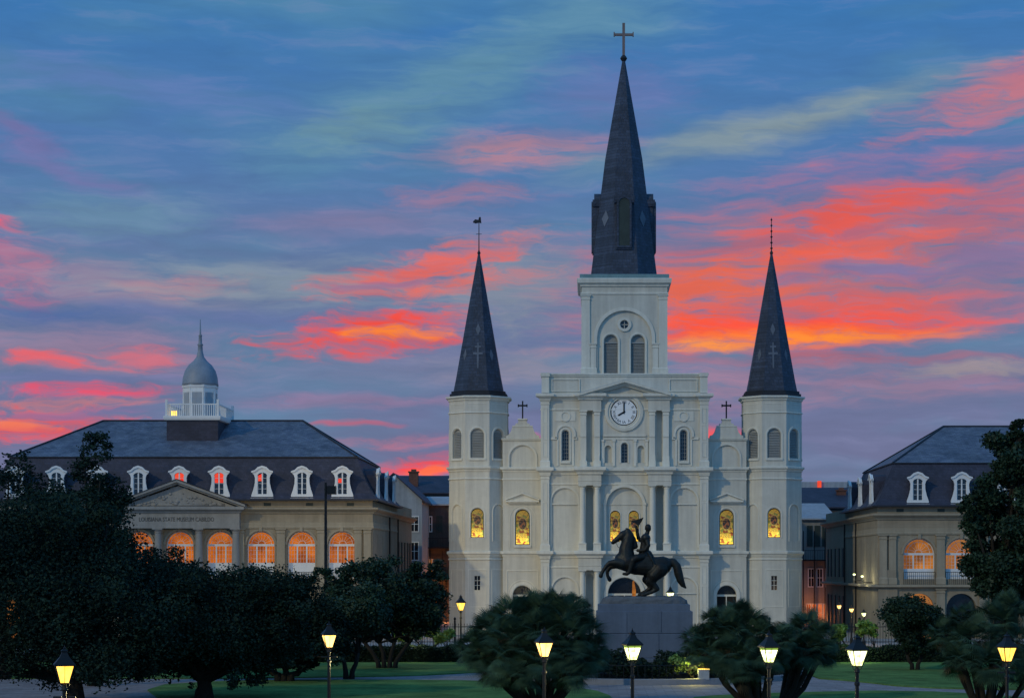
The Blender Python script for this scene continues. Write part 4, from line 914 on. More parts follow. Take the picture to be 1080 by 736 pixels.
        dm = MB(); dm.lathe(0, cy, [(1.5, 21.78), (1.58, 21.8), (1.55, 22.0), (1.5, 22.5), (1.32, 23.1), (1.0, 23.6), (.6, 23.95), (.34, 24.3), (.22, 24.8), (.2, 25.3), (.27, 25.36), (.16, 25.5), (.13, 26.1), (.17, 26.15), (.08, 26.3), (.03, 27.6)], 24)
        sub('cupola_dome', dm, M['cupola_roof'], cu, smooth=True)
        bl_ = MB()
        for y0 in (5.15, 12.05):
            bl_.box(-bx-.05, bx+.05, y0-.04, y0+.04, 19.85, 19.95)
            for k in range(25): x_ = -bx+2*bx*k/24; bl_.box(x_-.03, x_+.03, y0-.03, y0+.03, 18.9, 19.86)
        for x0 in (-bx, bx):
            bl_.box(x0-.04, x0+.04, 5.2, 12.0, 19.85, 19.95)
            for k in range(1, 36): y_ = 5.2+6.8*k/36; bl_.box(x0-.03, x0+.03, y_-.03, y_+.03, 18.9, 19.86)
            for y0 in (5.15, 12.05): bl_.box(x0-.1, x0+.1, y0-.1, y0+.1, 18.9, 20.3)
        sub('balustrade', bl_, M['white'], cu)
        lt = MB(); lt.box(-1.9, -1.45, 5.6, 5.9, 18.95, 19.35); sub('deck_light', lt, M['lamp_yellow'], cu)
    return B
cab = mansard_building('tan mansard roofed building with white cupola and columned pediment, seen behind dark trees', -34.1, 0, [3.375*i for i in range(-4, 5)], 2.3,
    [(-13.6, 0), (-10.2, 0), (-6.8, 0), (-3.4, 0), (0, 2), (3.3, 2), (6.9, 1), (10.2, 0), (13.55, 3)],
    ['amber']*9, True, 1)
pres = mansard_building('tan mansard roofed building with white balustrade door panels behind the tall green tree', 40.0, -.5, [-12.6, -9.1, -5.5, -1.9, 1.9, 5.5, 9.1, 12.6], 2.6,
    [(-12.75, 0), (-9.1, 0), (-5.5, 0), (-1.9, 0), (1.9, 0), (5.5, 0), (9.1, 0), (12.75, 0)], ['amber2', 'amber_dim']*4, False, -1)
pres['label'] = 'tan mansard roofed building without cupola, beside the right hand alley and tall tree'
# ================================================================== OLD HOUSES IN THE ALLEYS
def house(name, label, x0, x1, y0, y1, zw, zr, wall, roof, ridge='y', windows=(), chim=(), gal=None):
    H = thing(name, label, 'house', ((x0+x1)/2, y0, 0), 'old houses behind the alleys', ab=True)
    w = MB(); w.box(x0, x1, y0, y1, 0, zw)
    if ridge == 'y': xm = (x0+x1)/2; w.prism([(x0, zw), (x1, zw), (xm, zr)], y0, y1)
    w.build('wall', M[wall], H)
    r = MB()
    if ridge == 'y':
        xm = (x0+x1)/2; o_ = .35
        for s in (-1, 1):
            xe = xm+s*(xm-x0+o_); ze = zw-o_*(zr-zw)/(xm-x0)
            r.prism([(xe, ze), (xm, zr), (xm, zr+.16), (xe, ze+.16)], y0-.3, y1+.3)
    else:
        ym = (y0+y1)/2; r.rings([[(x, y0-.3, zw), (x, ym, zr), (x, y1+.3, zw), (x, y1+.3, zw+.01)] for x in (x0-.2, x1+.2)]); r.rings([[(x, y0-.4, zw-.1), (x, y0-.4, zw+.05), (x, ym, zr+.1), (x, ym, zr)] for x in (x0-.25, x1+.25)])
    ro = r.build('roof', M[roof], H)
    for cx_, cy_, h_ in chim:
        c = MB(); c.box(cx_-.55, cx_+.55, cy_-.35, cy_+.35, zw-1, h_); c.box(cx_-.65, cx_+.65, cy_-.45, cy_+.45, h_, h_+.15); c.box(cx_-.3, cx_+.3, cy_-.2, cy_+.2, h_+.15, h_+.4); sub('chimney', c, M['brick'], ro)
    for (xa, xb, za, zb_, mt) in windows:
        wn = MB(); wn.plate(rectl(xa, xb, za, zb_), y0-.03); wo_ = wn.build('window', M[mt], H, fix=False)
        f_ = MB(); f_.panel(rectl(xa-.1, xb+.1, za-.1, zb_+.1), [rectl(xa, xb, za, zb_)], y0-.08, y0); f_.box((xa+xb)/2-.03, (xa+xb)/2+.03, y0-.07, y0-.035, za, zb_); f_.box(xa, xb, y0-.068, y0-.035, (za+zb_)/2-.03, (za+zb_)/2+.03); sub('window_frame', f_, M['white' if mt != 'shutter' else 'shutter'], wo_)
    if gal:
        gb = MB()
        for z_ in gal:
            gb.box(x0-.1, x1+.1, y0-1.3, y0, z_-.12, z_); gb.box(x0-.1, x1+.1, y0-1.3, y0-1.25, z_+.95, z_+1.0)
            for k in range(int((x1-x0)/.18)): gb.box(x0+k*.18, x0+k*.18+.03, y0-1.29, y0-1.26, z_, z_+.95)
        for k in range(4): xx = x0+(x1-x0)*k/3; gb.box(xx-.05, xx+.05, y0-1.3, y0-1.2, 0, gal[-1]+3)
        gb.build('gallery', M['iron'], H)
    return H
def xp(px, D): return (px-VX)*D/F
def zp(py, D): return HC+(HY-py)*D/F
# left alley
D1 = 203; house('townhouse', 'blue grey rendered house with sloping roof left of the cathedral tower', xp(385, D1), xp(445, D1), D1, D1+14, zp(527, D1), zp(500, D1), 'oldwall', 'slate_dark', 'y',
    [(xp(437, D1)-.4, xp(437, D1)+.4, zp(560, D1), zp(545, D1), 'glassdark'), (xp(437, D1)-.4, xp(437, D1)+.4, zp(590, D1), zp(572, D1), 'glassdark')], [(xp(416, D1), D1+3, zp(517, D1)+.3)])
D2 = 212; house('townhouse', 'dark house with white eaves and iron gallery in the left alley', xp(443, D2), xp(480, D2), D2, D2+14, zp(532, D2), zp(522, D2), 'darkwall', 'oldwall', 'x',
    [(xp(451, D2), xp(455, D2), zp(560, D2), zp(545, D2), 'glassdark'), (xp(461, D2), xp(466, D2), zp(560, D2), zp(545, D2), 'shutter'), (xp(450, D2), xp(456, D2), zp(603, D2), zp(590, D2), 'amber_dim'), (xp(452, D2), xp(456, D2), zp(650, D2), zp(632, D2), 'orange_room'), (xp(460, D2), xp(464, D2), zp(650, D2), zp(632, D2), 'orange_room')], [], [zp(577, D2), zp(610, D2)])
D3 = 232; house('townhouse', 'far dark gabled house with brick chimney against the red sky', xp(405, D3), xp(475, D3), D3, D3+16, zp(520, D3), zp(499, D3), 'darkwall', 'slate_dark', 'x', [], [(xp(434, D3), D3+3, zp(497, D3)), (xp(452, D3), D3+10, zp(503, D3))])
# right alley
D1 = 205; house('townhouse', 'grey house with pale sloping roof left of the alley lamps', xp(846, D1), xp(880, D1), D1, D1+22, zp(547, D1), zp(528, D1), 'grey', 'oldwall', 'x',
    [(xp(852+8*i, D1), xp(856+8*i, D1), zp(575, D1), zp(555, D1), 'shutter') for i in range(3)]+[(xp(853+9*i, D1), xp(858+9*i, D1), zp(618, D1), zp(600, D1), 'glassdark') for i in range(3)]+[(xp(851+6*i, D1), xp(854.5+6*i, D1), zp(655, D1), zp(637, D1), 'orange_room') for i in range(4)], [], [zp(590, D1)])
D2 = 228; house('townhouse', 'dark roofed house rising behind the pale sloping roof', xp(846, D2), xp(905, D2), D2, D2+16, zp(535, D2), zp(512, D2), 'darkwall', 'slate_dark', 'x', [], [(xp(893, D2), D2+5, zp(516, D2))])
D3 = 290; bl = thing('flat_roofed_block', 'far blue grey flat roofed block with a red roof light', 'building', (xp(868, D3), D3, 0), ab=True)
w = MB(); w.box(xp(835, D3), xp(897, D3), D3, D3+20, 0, zp(508, D3)); w.build('wall', M['oldwall'], bl)
w = MB(); w.box(xp(862, D3), xp(866, D3), D3-.4, D3-.1, zp(514, D3), zp(507, D3)); w.build('roof_light', M['redglow'], bl)
D4 = 330
for i, (a, b, t) in enumerate(((-400, -60, 560), (-60, 380, 545), (1100, 1500, 555), (895, 1100, 560))):
    bl = MB(); bl.box(xp(a, D4), xp(b, D4), D4+i, D4+20+i, 0, zp(t, D4)); o = bl.build('flat_roofed_block', M['darkwall']); tag(o, ['far dark block at the left edge behind trees', 'far dark block hidden behind the cupola building', 'far dark block beyond the right edge', 'far dark block behind the tall right hand tree'][i], 'building')
# ================================================================== STATUE
DS = 107.5; SX = (679-VX)*DS/F; ks_ = DS/F
def bz(px, py, y=0): return ((px-679)*ks_, y, (628.5-py)*ks_)
ZP = HC+(HY-628.5)*ks_
ped = thing('stone_pedestal', 'blue grey granite block pedestal under the bronze horseman', 'pedestal', (SX, DS, 0))
p = MB(); hwx = 50.5*ks_
for z0, z1, g_ in ((0, .5, .35), (.5, 1.0, .15)): p.rect4(-hwx, hwx, -1.35, 1.35, [(z0, g_), (z1-.04, g_), (z1, g_-.03)])
rows = [(1.0, zp(667, DS)), (zp(667, DS), zp(643.5, DS))]
for (z0, z1), cuts in zip(rows, ((-1, -.38, .3, 1), (-1, -.36, .35, 1))):
    for a, b in zip(cuts, cuts[1:]): p.rect4(a*hwx+.012, b*hwx-.012, -1.34, 1.34, [(z0+.012, -.02), (z0+.03, 0), (z1-.03, 0), (z1-.012, -.02)])
p.box(-hwx+.05, hwx-.05, -1.3, 1.3, .9, zp(643.5, DS))
p.rect4(-hwx+.1, hwx-.15, -1.2, 1.2, [(zp(643.4, DS), 0), (zp(637, DS), 0), (zp(636.5, DS), -.04)])
p.build('block', M['granite'], ped)
rk = MB(); rnd = random.Random(7); rr = []
for z_, k in ((zp(636.4, DS), .93), (zp(633, DS), .90), (zp(631, DS), .85), (ZP+.0, .76)):
    rr.append([((hwx*k*math.copysign(abs(math.cos(t))**.5, math.cos(t)))*rnd.uniform(.97, 1.02), 1.1*k*math.copysign(abs(math.sin(t))**.5, math.sin(t))*rnd.uniform(.95, 1.03), z_+(rnd.uniform(-.04, .04) if z_ > zp(636, DS) else 0)) for t in [2*math.pi*i/36 for i in range(36)]])
rk.rings(rr); rk.build('rock_base', M['rock'], ped)
def blobbody(name, segs, balls, m, parent, voxel=.035, smooth_it=4):
    b = MB()
    for s_ in segs:
        for i in range(len(s_)-1):
            p0, p1 = s_[i], s_[i+1]; b.tube(p0[:3], p1[:3], p0[3], p1[3], 12)
        for q in s_: balls = balls+[(q[0], q[1], q[2], q[3], q[3], q[3])]
    for q in balls:
        n = 12; rs = []
        for i in range(7):
            ph = -math.pi/2+math.pi*(i+.15)/6.3; rs.append([(q[0]+q[3]*math.cos(ph)*math.cos(2*math.pi*j/n), q[1]+q[4]*math.cos(ph)*math.sin(2*math.pi*j/n), q[2]+q[5]*math.sin(ph)) for j in range(n)])
        b.rings(rs)
    o = b.build(name, m, None, smooth=True)
    r_ = o.modifiers.new('r', 'REMESH'); r_.mode = 'VOXEL'; r_.voxel_size = voxel
    s_ = o.modifiers.new('s', 'SMOOTH'); s_.iterations = smooth_it; s_.factor = .5
    dg = bpy.context.evaluated_depsgraph_get(); me = bpy.data.meshes.new_from_object(o.evaluated_get(dg)); me.materials.clear(); me.materials.append(m)
    me.polygons.foreach_set('use_smooth', [True]*len(me.polygons))
    o2 = bpy.data.objects.new(name, me); bpy.data.objects.remove(o); C.objects.link(o2); o2.parent = parent
    return o2
st = thing('equestrian_statue', 'dark bronze statue of a rider raising his hat on a rearing horse', 'statue', (SX, DS, ZP))
def S(px, py, r, y=0): x, y_, z = bz(px, py, y); return (x, y_, z, r*ks_*(1.16 if r < 7 else 1.06)+.012)
segs = [
 [S(699, 596, 9), S(690, 597, 9.6), S(680, 597, 9.2), S(670, 596, 9.3), S(660, 592, 9.4), S(656, 590, 7.5)],          # trunk
 [S(661, 590, 8.6), S(660.5, 580, 7.4), S(662.5, 571, 5.9), S(663.5, 565, 4.5), S(662, 561, 3.3)],                      # neck
 [S(661, 561.5, 3.0), S(657, 564, 3.7), S(652, 567.5, 2.5), S(648, 570.6, 2.1), S(646.6, 571.8, 1.8)],                   # head
 [S(661, 560, 1.3, .10), S(660.4, 556.6, .5, .13)], [S(661.5, 560, 1.3, -.10), S(661.5, 556.6, .5, -.13)],
 [S(664, 562, 1.6), S(668, 568, 2.2), S(670, 576, 2.4)],                                                              # mane
 # near fore leg
 [S(657, 594, 4.6, -.26), S(650, 593, 3.4, -.3), S(643, 593.5, 2.3, -.3), S(639, 597, 1.7, -.3), S(635.6, 602.5, 1.4, -.3), S(634, 605.5, 1.7, -.3), S(633.6, 607, 1.9, -.3)],
 [S(657, 596, 4.4, .26), S(650, 595.5, 3.2, .3), S(643.5, 597.5, 2.2, .3), S(640.5, 602, 1.6, .3), S(640.8, 607, 1.3, .3), S(642.5, 610, 1.7, .3), S(643.2, 611.2, 1.8, .3)],
 # hind legs
 [S(696, 600, 8.2, -.25), S(689, 607, 5.8, -.3), S(685.5, 612, 4.0, -.3), S(690, 617, 2.6, -.3), S(693, 620.5, 2.2, -.3), S(687, 624, 1.7, -.3), S(681, 626, 1.6, -.3), S(677.5, 627.5, 1.9, -.3)],
 [S(695, 600, 7.8, .25), S(686, 606, 5.4, .3), S(681.5, 611, 3.6, .3), S(684.5, 616, 2.4, .3), S(687, 619.5, 2.1, .3), S(682, 623, 1.6, .3), S(677, 625.5, 1.5, .3), S(674.5, 627.5, 1.8, .3)],
 # tail
 [S(702, 594, 2.4), S(706, 592, 2.8), S(710.5, 592.5, 3.2), S(714, 597, 3.6), S(715.5, 604, 3.9), S(717.5, 611, 3.4), S(720, 616, 2.4), S(723, 619.5, .9)],
]
blobbody('horse', segs, [S(697, 596, 1)[:3]+(9.6*ks_, 8.6*ks_, 8.6*ks_)], M['bronze'], st, .04, 3)
rid = [
 [S(678.5, 586, 4.6), S(679.5, 580, 4.3), S(680.5, 573, 4.2), S(681, 567.5, 4.4)], [S(681, 567, 3.6, -.27), S(681, 567, 3.6, .27)],
 [S(681.5, 565, 2.0), S(683, 561, 1.8)], [S(683.6, 557.5, 2.6), S(683.4, 555.6, 2.7)], [S(681.4, 557.2, .8), S(680.6, 557.6, .5)],
 [S(681, 567, 2.2, .32), S(676, 569.5, 1.8, .42), S(673.5, 567.5, 1.6, .42), S(672.5, 562, 1.4, .4), S(671.6, 557, 1.3, .38), S(671.2, 555, 1.2, .38)],   # raised arm
 [S(681.5, 568, 2.2, -.32), S(683.5, 575, 1.9, -.42), S(680, 580, 1.6, -.4), S(674.5, 580.5, 1.3, -.25), S(672.5, 580.3, 1.3, -.2)],
 [S(679, 587, 3.6, -.3), S(672, 588, 3.3, -.55), S(667.5, 590.5, 2.8, -.6), S(665.5, 597, 2.3, -.58), S(663.5, 603, 1.7, -.56), S(661, 605, 1.5, -.56), S(658, 605, 1.2, -.56)],
 [S(679, 587, 3.6, .3), S(672, 588, 3.3, .55), S(667.5, 590.5, 2.8, .6), S(665.5, 597, 2.3, .58), S(663.5, 603, 1.7, .56), S(661, 605, 1.5, .56), S(658, 605, 1.2, .56)],
 [S(684, 584, 3.2), S(687, 589, 3.0)],
]
ro_ = blobbody('rider', rid, [], M['bronze'], st, .03, 2)
h = MB()    # bicorne held up
h.prism([bz(665.5, 549.5)[0::2], bz(671, 552)[0::2], bz(673.5, 555)[0::2], bz(677, 549.5)[0::2], bz(679, 545.3)[0::2], bz(672.5, 547.4)[0::2]], .22, .56)
h.v = [(x, y if abs(y-.39) < .1 else .39+(y-.39)*.9, z) for x, y, z in h.v]; sub('hat', h, M['bronze'], ro_)
h = MB(); h.tube(bz(684, 584, -.5), bz(689.5, 594, -.62), .05, .03); h.tube(bz(682.5, 582, -.5), bz(684.5, 584.5, -.5), .07); sub('sword', h, M['bronze'], ro_)
h = MB(); h.tube(bz(648.5, 569.5, -.12), bz(652, 577, -.15), .012); h.tube(bz(652, 577, -.15), bz(673, 580.3, -.25), .012); h.tube(bz(648.5, 569.5, .12), bz(652, 577, .15), .012); h.build('rein', M['bronze'], st)
h = MB(); h.rings([[bz(672, 588+0, 0)[:1]+(y, bz(0, py)[2]) if False else (bz(px, 0)[0], y, bz(0, py)[2]) for px, py, y in ((670, 586, -.50), (687, 587, -.52), (688, 597, -.56), (671, 597, -.56))], [(bz(px, 0)[0], y, bz(0, py)[2]) for px, py, y in ((670, 584, -.36), (687, 585, -.36), (688, 597, -.42), (671, 597, -.42))]]); h.build('saddle_cloth', M['bronze'], st)
# planted round bed: kerb, iron railing, shrubs
kb = MB(); RB = 8.9; n = 96
def ringpts(r_, z): return [(SX+r_*math.cos(2*math.pi*i/n), DS+r_*math.sin(2*math.pi*i/n), z) for i in range(n)]
kb.rings([ringpts(RB, .0), ringpts(RB, .28), ringpts(RB-.03, .3), ringpts(RB-.35, .3), ringpts(RB-.35, .0)], False, False)
tag(kb.build('stone_kerb', M['kerb']), 'round granite kerb around the statue planting bed', 'kerb')
sl = MB(); sl.rings([ringpts(RB-.36, .0), ringpts(RB-.36, .2)]); tag(sl.build('soil', M['soil']), None, None, kind='structure')
# ================================================================== VEGETATION
rng = np.random.default_rng(11)
def leaves(name, centers, L_, W_, m, parent, up=.35, seed=0):
    r_ = np.random.default_rng(seed); n = len(centers)
    a = r_.normal(size=(n, 3)); a[:, 2] *= .7; a /= np.linalg.norm(a, axis=1)[:, None]
    b = r_.normal(size=(n, 3)); b -= (b*a).sum(1)[:, None]*a; b /= np.linalg.norm(b, axis=1)[:, None]
    s = r_.uniform(.6, 1.25, size=(n, 1)); L2 = L_*s*.5; W2 = W_*s*.5
    v = np.stack([centers-a*L2, centers+b*W2-a*L2*.1, centers+a*L2, centers-b*W2-a*L2*.1], 1).reshape(-1, 3)
    me = bpy.data.meshes.new(name); me.vertices.add(4*n); me.vertices.foreach_set('co', v.astype('f').ravel())
    me.loops.add(4*n); me.loops.foreach_set('vertex_index', np.arange(4*n, dtype='i')); me.polygons.add(n); me.polygons.foreach_set('loop_start', np.arange(0, 4*n, 4, dtype='i'))
    me.update(calc_edges=True); me.materials.append(m)
    o = bpy.data.objects.new(name, me); C.objects.link(o)
    if parent is not None: o.parent = parent
    return o
def tree(name, label, cat, D, base_px, blobs, nleaf, m='leaf', leaf=(.26, .15), trunk_r=.28, seed=1, group=None, sub_r=(.14, .36), nsub=None, trunks=1, z0=0, fork=.35):
    """blobs in photo pixels at depth D: (px, py, rx, ry)"""
    k = D/F; bx = (base_px-VX)*k; r_ = np.random.default_rng(seed)
    T = thing(name, label, cat, (bx, D, z0), group)
    cl = []; vol = [b[2]*b[3]*b[2] for b in blobs]; tot = sum(vol)
    for (px, py, rx, ry), vv in zip(blobs, vol):
        c = np.array([(px-VX)*k-bx, 0, HC+(HY-py)*k-z0]); ra = np.array([rx*k, rx*k*.95, ry*k])
        ns = nsub or int(16+50*(vv/tot)**.7)
        for i in range(int(ns)):
            d = r_.normal(size=3); d /= np.linalg.norm(d); q = r_.uniform(.35, 1.0)**.5
            rad = min(ra)*r_.uniform(*sub_r)
            cl.append((c+d*(ra-rad*.8)*q, rad*np.array([1.15, 1.15, .85])))
    w = np.array([c[1][0]**2 for c in cl]); w /= w.sum(); idx = r_.choice(len(cl), nleaf, p=w)
    cc = np.array([c[0] for c in cl])[idx]; rr_ = np.array([c[1] for c in cl])[idx]
    d = r_.normal(size=(nleaf, 3)); d /= np.linalg.norm(d, axis=1)[:, None]; d *= np.where(r_.random((nleaf, 1)) < .14, r_.uniform(1.0, 1.45, size=(nleaf, 1)), r_.uniform(.35, 1.12, size=(nleaf, 1)))
    pos = cc+d*rr_; pos[:, 2] = np.maximum(pos[:, 2], .08)
    leaves('crown', pos, leaf[0], leaf[1], M[m], T, seed=seed)
    tr = MB(); rd = random.Random(seed); zc = np.mean([c[0][2] for c in cl]); zlow = min(c[0][2] for c in cl)
    sel = sorted(cl, key=lambda c: -c[1][0])[::max(1, len(cl)//(14*max(1, trunks)))]
    for t in range(trunks):
        ox = (t-(trunks-1)/2)*.5; fk = Vector((ox*1.8, rd.uniform(-.3, .3), max(.6, zlow*fork+zc*fork*.6)))
        tr.path([(ox*.6, 0, -.1, trunk_r*1.25), (ox*.7, 0, .4, trunk_r), (ox*1.2+rd.uniform(-.1, .1), 0, fk.z*.6, trunk_r*.85), (fk.x, fk.y, fk.z, trunk_r*.75)], 9)
        for c, _ in sel[t::trunks]:
            e = Vector(c); mid = fk.lerp(e, .5)+Vector((rd.uniform(-.3, .3), rd.uniform(-.3, .3), rd.uniform(.0, .5)))
            tr.path([(fk.x, fk.y, fk.z-.1, trunk_r*.5), (mid.x, mid.y, mid.z, trunk_r*.28), (e.x, e.y, e.z, trunk_r*.08)], 6)
    tr.build('trunk', M['bark'], T, smooth=True)
    return T
GT = 'trees in the square'
tree('oak_tree', 'huge dark oak at the left edge behind the lit lantern', 'tree', 84, 78, [(30, 625, 120, 100), (120, 655, 110, 82), (50, 560, 90, 60), (60, 690, 70, 40), (120, 705, 60, 26), (0, 700, 60, 30)], 120000, 'leaf_dark', (.16, .10), .45, 3, GT, sub_r=(.14, .40))
tree('tall_tree', 'dark tree with a pointed top rising before the slate roof', 'tree', 98, 100, [(100, 500, 30, 46), (102, 470, 20, 22), (88, 540, 60, 44), (80, 590, 90, 60), (120, 520, 22, 30), (150, 600, 50, 40)], 60000, 'leaf_dark', (.16, .10), .35, 5, GT, sub_r=(.14, .40))
tree('tree', 'dark tree whose crown touches the far left edge under red sky', 'tree', 104, 5, [(0, 530, 70, 44), (5, 492, 40, 20), (-60, 580, 90, 90)], 30000, 'leaf_dark', (.2, .12), .35, 8, GT)
tree('oak_tree', 'broad dark oak in front of the lit arched windows', 'tree', 88, 215, [(215, 652, 100, 68), (270, 645, 62, 60), (180, 630, 70, 46), (285, 680, 50, 34), (160, 690, 60, 34), (230, 708, 70, 22), (310, 640, 36, 40)], 120000, 'leaf_dark', (.16, .10), .4, 13, GT, sub_r=(.14, .40))
tree('magnolia_tree', 'rounded multi-stemmed tree left of the cathedral tower', 'tree', 114, 408, [(400, 622, 62, 40), (440, 640, 38, 38), (365, 640, 40, 36), (452, 604, 26, 18), (350, 610, 26, 18)], 52000, 'leaf_mag', (.21, .12), .14, 17, GT, trunks=4)
tree('small_tree', 'smaller lighter green tree standing before the rounded magnolia', 'tree', 104, 368, [(384, 640, 34, 34), (345, 655, 38, 30)], 22000, 'leaf', (.19, .11), .14, 19, GT, trunks=2)
tree('low_tree', 'low sprawling tree beside the yellow lantern on the lawn', 'tree', 101, 300, [(295, 662, 52, 40), (335, 665, 40, 36), (320, 690, 60, 20)], 45000, 'leaf_dark', (.19, .11), .2, 21, GT, trunks=3)
tree('magnolia_tree', 'tall full green tree covering the right hand mansard building', 'tree', 100, 1062, [(1060, 560, 44, 82), (1066, 480, 30, 38), (1074, 452, 12, 12), (1040, 600, 30, 34), (1095, 560, 50, 110), (1030, 540, 20, 30)], 90000, 'leaf_mag', (.21, .13), .35, 23, GT)
tree('small_tree', 'round dark green tree below the lit arched doors', 'tree', 112, 965, [(962, 652, 34, 30), (975, 670, 34, 22)], 26000, 'leaf_mag', (.19, .11), .12, 29, GT, trunks=2)
# bright lamp-lit shrubs
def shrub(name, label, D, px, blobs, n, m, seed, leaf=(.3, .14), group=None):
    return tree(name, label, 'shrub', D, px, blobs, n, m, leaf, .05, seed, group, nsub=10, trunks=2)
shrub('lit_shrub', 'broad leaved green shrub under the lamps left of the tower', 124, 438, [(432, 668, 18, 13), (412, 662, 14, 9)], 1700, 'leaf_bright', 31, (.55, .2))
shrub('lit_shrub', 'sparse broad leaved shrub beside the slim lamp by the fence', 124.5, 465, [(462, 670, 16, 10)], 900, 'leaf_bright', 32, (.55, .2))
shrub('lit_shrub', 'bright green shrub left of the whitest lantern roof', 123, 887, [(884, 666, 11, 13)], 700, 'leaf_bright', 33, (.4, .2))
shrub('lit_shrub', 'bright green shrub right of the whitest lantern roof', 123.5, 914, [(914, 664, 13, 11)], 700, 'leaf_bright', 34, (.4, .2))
# hedges
def hedge(label, x0, x1, y0, y1, h_, n, seed, m='hedge', cat='hedge'):
    T = thing('hedge', label, cat, ((x0+x1)/2, (y0+y1)/2, 0), None)
    r_ = np.random.default_rng(seed); L_ = x1-x0; W_ = y1-y0
    p = np.stack([r_.uniform(-L_/2, L_/2, n), r_.uniform(-W_/2, W_/2, n), r_.uniform(.05, h_, n)], 1)
    f_ = r_.random(n); p[f_ < .4, 1] = -W_/2; p[f_ > .6, 2] = h_; p += r_.normal(size=(n, 3))*.05; p[:, 2] += .07*np.sin(p[:, 0]*1.7)+.05*np.sin(p[:, 0]*4.1)
    leaves('foliage', p, .16, .1, M[m], T, seed=seed)
    c = MB(); c.box(-L_/2+.1, L_/2-.1, -W_/2+.12, W_/2-.12, 0, h_-.12); c.build('inner_growth', M[m], T)
hedge('long clipped dark hedge behind the left lawn', -34, -5.5, 121.0, 122.4, .98, 26000, 41)
hedge('long clipped dark hedge behind the right lawn', 12.0, 40, 121.0, 122.4, .95, 26000, 42)
# planting in the statue bed
r_ = np.random.default_rng(50); nb = 60000
ang = r_.uniform(0, 2*math.pi, nb); rad = 8.3*np.sqrt(r_.uniform(.12, 1, nb)); hh = 1.05+.28*np.sin(ang*9)+.18*np.sin(ang*23+1)
zz = hh*r_.uniform(.12, 1, nb)**.6; pp = np.stack([rad*np.cos(ang), rad*np.sin(ang), zz+.15], 1)
inside = (np.abs(pp[:, 0]) < 3.1) & (np.abs(pp[:, 1]) < 1.8); pp = pp[~inside]
o = leaves('bed_planting', pp, .2, .1, M['hedge'], None, seed=51); o.location = (SX, DS, 0); tag(o, 'dense low dark planting around the statue pedestal', 'ground cover', kind='stuff')
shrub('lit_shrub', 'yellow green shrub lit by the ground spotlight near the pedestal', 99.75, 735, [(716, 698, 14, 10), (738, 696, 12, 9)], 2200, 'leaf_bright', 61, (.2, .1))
# palm clumps
def frond_head(mb, c, rad, nf, rd, down=.2, blades=21, bl=.62):
    c = Vector(c)
    for i in range(nf):
        th = rd.uniform(0, 2*math.pi); ph = math.asin(rd.uniform(-down, 1))
        d = Vector((math.cos(ph)*math.cos(th), math.cos(ph)*math.sin(th), math.sin(ph)))
        pet = rad*rd.uniform(.35, .6); root = c+d*pet; side_ = d.cross(Vector((0, 0, 1)))
        if side_.length < .1: side_ = Vector((1, 0, 0))
        side_.normalize(); nrm = side_.cross(d); L0 = rad*bl*rd.uniform(.85, 1.15)
        tl = rd.uniform(-.5, .5); side_ = (side_*math.cos(tl)+nrm*math.sin(tl)); nrm = side_.cross(d)
        mb.add([tuple(c), tuple(root+side_*.012), tuple(root-side_*.012)], [(0, 1, 2)])
        for b in range(blades):
            a = R(-78+156*b/(blades-1)); q = d*math.cos(a)+side_*math.sin(a); q = q+Vector((0, 0, -.22*abs(math.sin(a)))); ll = L0*(1-.25*abs(a)/1.4)
            wv = (side_*math.cos(a)-d*math.sin(a))*.015*rad; mid = root+q*ll*.5+nrm*.03; tip = root+q*ll+Vector((0, 0, -.16*ll))
            mb.add([tuple(root), tuple(mid+wv), tuple(tip), tuple(mid-wv)], [(0, 1, 2, 3)])
def palm_clump(label, D, base_px, heads, seed, nf=46):
    k = D/F; bx = (base_px-VX)*k; T = thing('fan_palm', label, 'palm', (bx, D, 0), 'clumps of fan palms in the lawns'); rd = random.Random(seed)
    for px, py, r, dy in heads:
        c = ((px-VX)*k-bx, dy, HC+(HY-py)*k); R0 = r*k
        t = MB(); b0 = Vector((c[0]*.16, dy*.2, 0)); e = Vector(c); m1 = b0.lerp(e, .45)+Vector((0, 0, -.25+rd.uniform(-.1, .1))); m2 = b0.lerp(e, .75)
        if dy < -1.0: continue_trunk = False
        else: continue_trunk = True
        if not continue_trunk: e = Vector((c[0], dy, c[2])); b0 = Vector((c[0]*.55, dy*.3, .9))
        t.path([(b0.x, b0.y, b0.z-.1, .15), (m1.x, m1.y, m1.z, .12), (m2.x, m2.y, m2.z, .12), (e.x, e.y, e.z, .16)] if continue_trunk else [(b0.x, b0.y, b0.z, .1), (e.x, e.y, e.z, .12)], 9)
        for i in range(26 if continue_trunk else 0):
            f_ = rd.uniform(.3, .97); p = b0.lerp(e, f_)+Vector((0, 0, -.25*(1-abs(f_-.45)*2))); a = rd.uniform(0, 6.28); t.tube(p, p+Vector((math.cos(a)*.2, math.sin(a)*.2, .14)), .035, .01, 4)
        to = t.build('trunk', M['bark'], T)
        f_ = MB(); frond_head(f_, c, R0, nf, rd, .75 if py > 668 else .3); f_.build('frond_head', M['palm'], T, fix=False)
        dd = MB(); frond_head(dd, (c[0], c[1], c[2]-.15*R0), R0*.8, 10, rd, 1.0, 11); dd.v = [(x, y, z if z < c[2] else c[2]-abs(z-c[2])) for x, y, z in dd.v]; dd.build('dry_fronds', M['palm_dead'], T, fix=False)
